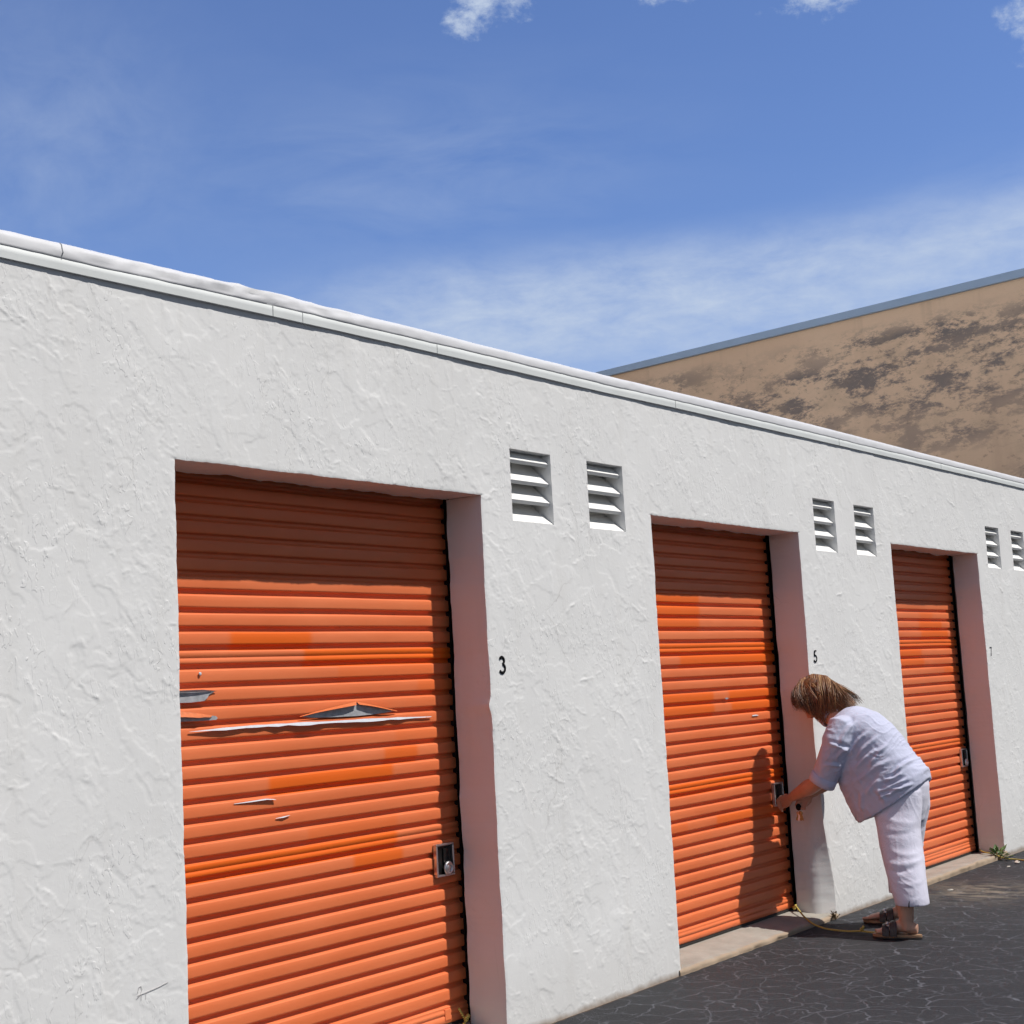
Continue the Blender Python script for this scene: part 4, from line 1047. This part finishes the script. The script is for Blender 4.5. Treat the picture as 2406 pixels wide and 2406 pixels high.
def mrange(v, a, b):
    mr = N(nt, 'ShaderNodeMapRange', interpolation_type='SMOOTHSTEP'); mr.inputs[1].default_value = a; mr.inputs[2].default_value = b; nt.links.new(v, mr.inputs[0]); return mr.outputs[0]
def blob(a0, e0, ra, re):
    dx = math_(nt, 'DIVIDE', math_(nt, 'SUBTRACT', az, a0), ra); dy = math_(nt, 'DIVIDE', math_(nt, 'SUBTRACT', el, e0), re)
    return math_(nt, 'POWER', 2.718, math_(nt, 'MULTIPLY', math_(nt, 'ADD', math_(nt, 'MULTIPLY', dx, dx), math_(nt, 'MULTIPLY', dy, dy)), -1))
# long streaky veil low over the buildings
cen = math_(nt, 'ADD', 14.6, math_(nt, 'MULTIPLY', math_(nt, 'SUBTRACT', az, 50), .022))
veil = math_(nt, 'MULTIPLY', bandm(cen, .5, 3.1), mrange(az, 40, 52))
veil = math_(nt, 'MULTIPLY', veil, math_(nt, 'SUBTRACT', 1.0, math_(nt, 'MULTIPLY', mrange(az, 60, 74), .32)))
veil = math_(nt, 'MULTIPLY', veil, math_(nt, 'ADD', .34, math_(nt, 'MULTIPLY', ramp(nt, ae_noise(.34, .85, 7, .64, .2), [(.30, 0.), (.70, 1.)]), .54)))
wisp = math_(nt, 'MULTIPLY', blob(35.0, 21.6, 5.5, 4.5), math_(nt, 'MULTIPLY', ramp(nt, ae_noise(.30, .38, 7, .60, .35, 3.), [(.30, 0.), (.80, 1.)]), .30))
wisp2 = math_(nt, 'MULTIPLY', blob(50, 20.5, 9, 3.2), math_(nt, 'MULTIPLY', ramp(nt, ae_noise(.14, .5, 6, .6, .5, 7.), [(.35, 0.), (.75, 1.)]), .22))
rwisp = math_(nt, 'MULTIPLY', blob(74.5, 16.4, 7, 1.9), math_(nt, 'ADD', .08, math_(nt, 'MULTIPLY', ramp(nt, ae_noise(.3, .7, 6, .62, .4, 11.), [(.32, 0.), (.76, 1.)]), .36)))
puffs = None
for a0, e0, ra, re in ((53.2, 27.0, 2.6, 1.5), (51.8, 25.9, 1.4, .9), (60.9, 26.7, 2.6, .9), (66.9, 25.7, 2.2, 1.1), (75.2, 23.4, 2.2, 2.0), (58, 30, 6, 1.8), (80, 27, 5, 3)):
    b_ = blob(a0, e0, ra, re); puffs = b_ if puffs is None else math_(nt, 'MAXIMUM', puffs, b_)
pn = ae_noise(.50, .70, 7, .68, .1, 15.)
puff = mrange(math_(nt, 'ADD', math_(nt, 'MULTIPLY', puffs, .40), pn), .70, 1.02)
puff = math_(nt, 'MULTIPLY', puff, .9)
fac = veil
for q in (wisp, wisp2, rwisp): fac = math_(nt, 'ADD', fac, q)
fac = math_(nt, 'MAXIMUM', fac, puff, True)
haze = math_(nt, 'MULTIPLY', mrange(el, 17.5, 8.), .30)
fac = math_(nt, 'SUBTRACT', 1.0, math_(nt, 'MULTIPLY', math_(nt, 'SUBTRACT', 1.0, fac), math_(nt, 'SUBTRACT', 1.0, haze)), True)
south_dim = mrange(math_(nt, 'SUBTRACT', math_(nt, 'MULTIPLY', s[0], .62), math_(nt, 'MULTIPLY', s[1], .78)), .42, .80)  # added dimming of the unseen south-east sky, deepens shade on the doors
warm = mrange(s[1], .15, -.30)      # sky out of view on the sun side, dimmed and warmed to cut fill
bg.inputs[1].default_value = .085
nt.links.new(math_(nt, 'SUBTRACT', .085, math_(nt, 'ADD', math_(nt, 'MULTIPLY', south_dim, .045), math_(nt, 'MULTIPLY', warm, .018))), bg.inputs[1])
nt.links.new(mix(nt, warm, mix(nt, 1.0, sky.outputs[0], SKY_TINT, 'MULTIPLY'), mix(nt, 1.0, sky.outputs[0], (1.18, 1.12, 1.12), 'MULTIPLY')), bg.inputs[0])
bg2 = N(nt, 'ShaderNodeBackground'); bg2.inputs[0].default_value = (.60, .70, .86, 1); bg2.inputs[1].default_value = .92
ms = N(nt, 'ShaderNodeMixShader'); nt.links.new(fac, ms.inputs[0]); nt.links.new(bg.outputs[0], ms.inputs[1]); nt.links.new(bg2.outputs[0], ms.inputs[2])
# bright unseen sky patch added in the north west to lift the tan wall
sky_fill = math_(nt, 'MULTIPLY', blob(-52, 26, 42, 24), ramp(nt, ae_noise(.07, .1, 5, .6, .3, 21.), [(.3, .25), (.6, 1.)]), True)
bg3 = N(nt, 'ShaderNodeBackground'); bg3.inputs[0].default_value = (1.0, .96, .90, 1); bg3.inputs[1].default_value = 1.5
m3 = N(nt, 'ShaderNodeMixShader'); nt.links.new(sky_fill, m3.inputs[0]); nt.links.new(ms.outputs[0], m3.inputs[1]); nt.links.new(bg3.outputs[0], m3.inputs[2]); nt.links.new(m3.outputs[0], out.inputs[0])

scene.view_settings.view_transform = 'Standard'; scene.view_settings.look = 'None'; scene.view_settings.exposure = 0; scene.view_settings.gamma = 1
scene.render.engine = 'CYCLES'
try:
    scene.cycles.use_denoising = True; scene.cycles.use_adaptive_sampling = True; scene.cycles.adaptive_threshold = .025; scene.cycles.adaptive_min_samples = 12; scene.cycles.max_bounces = 5; scene.cycles.diffuse_bounces = 3; scene.cycles.caustics_reflective = False; scene.cycles.caustics_refractive = False
except Exception: pass
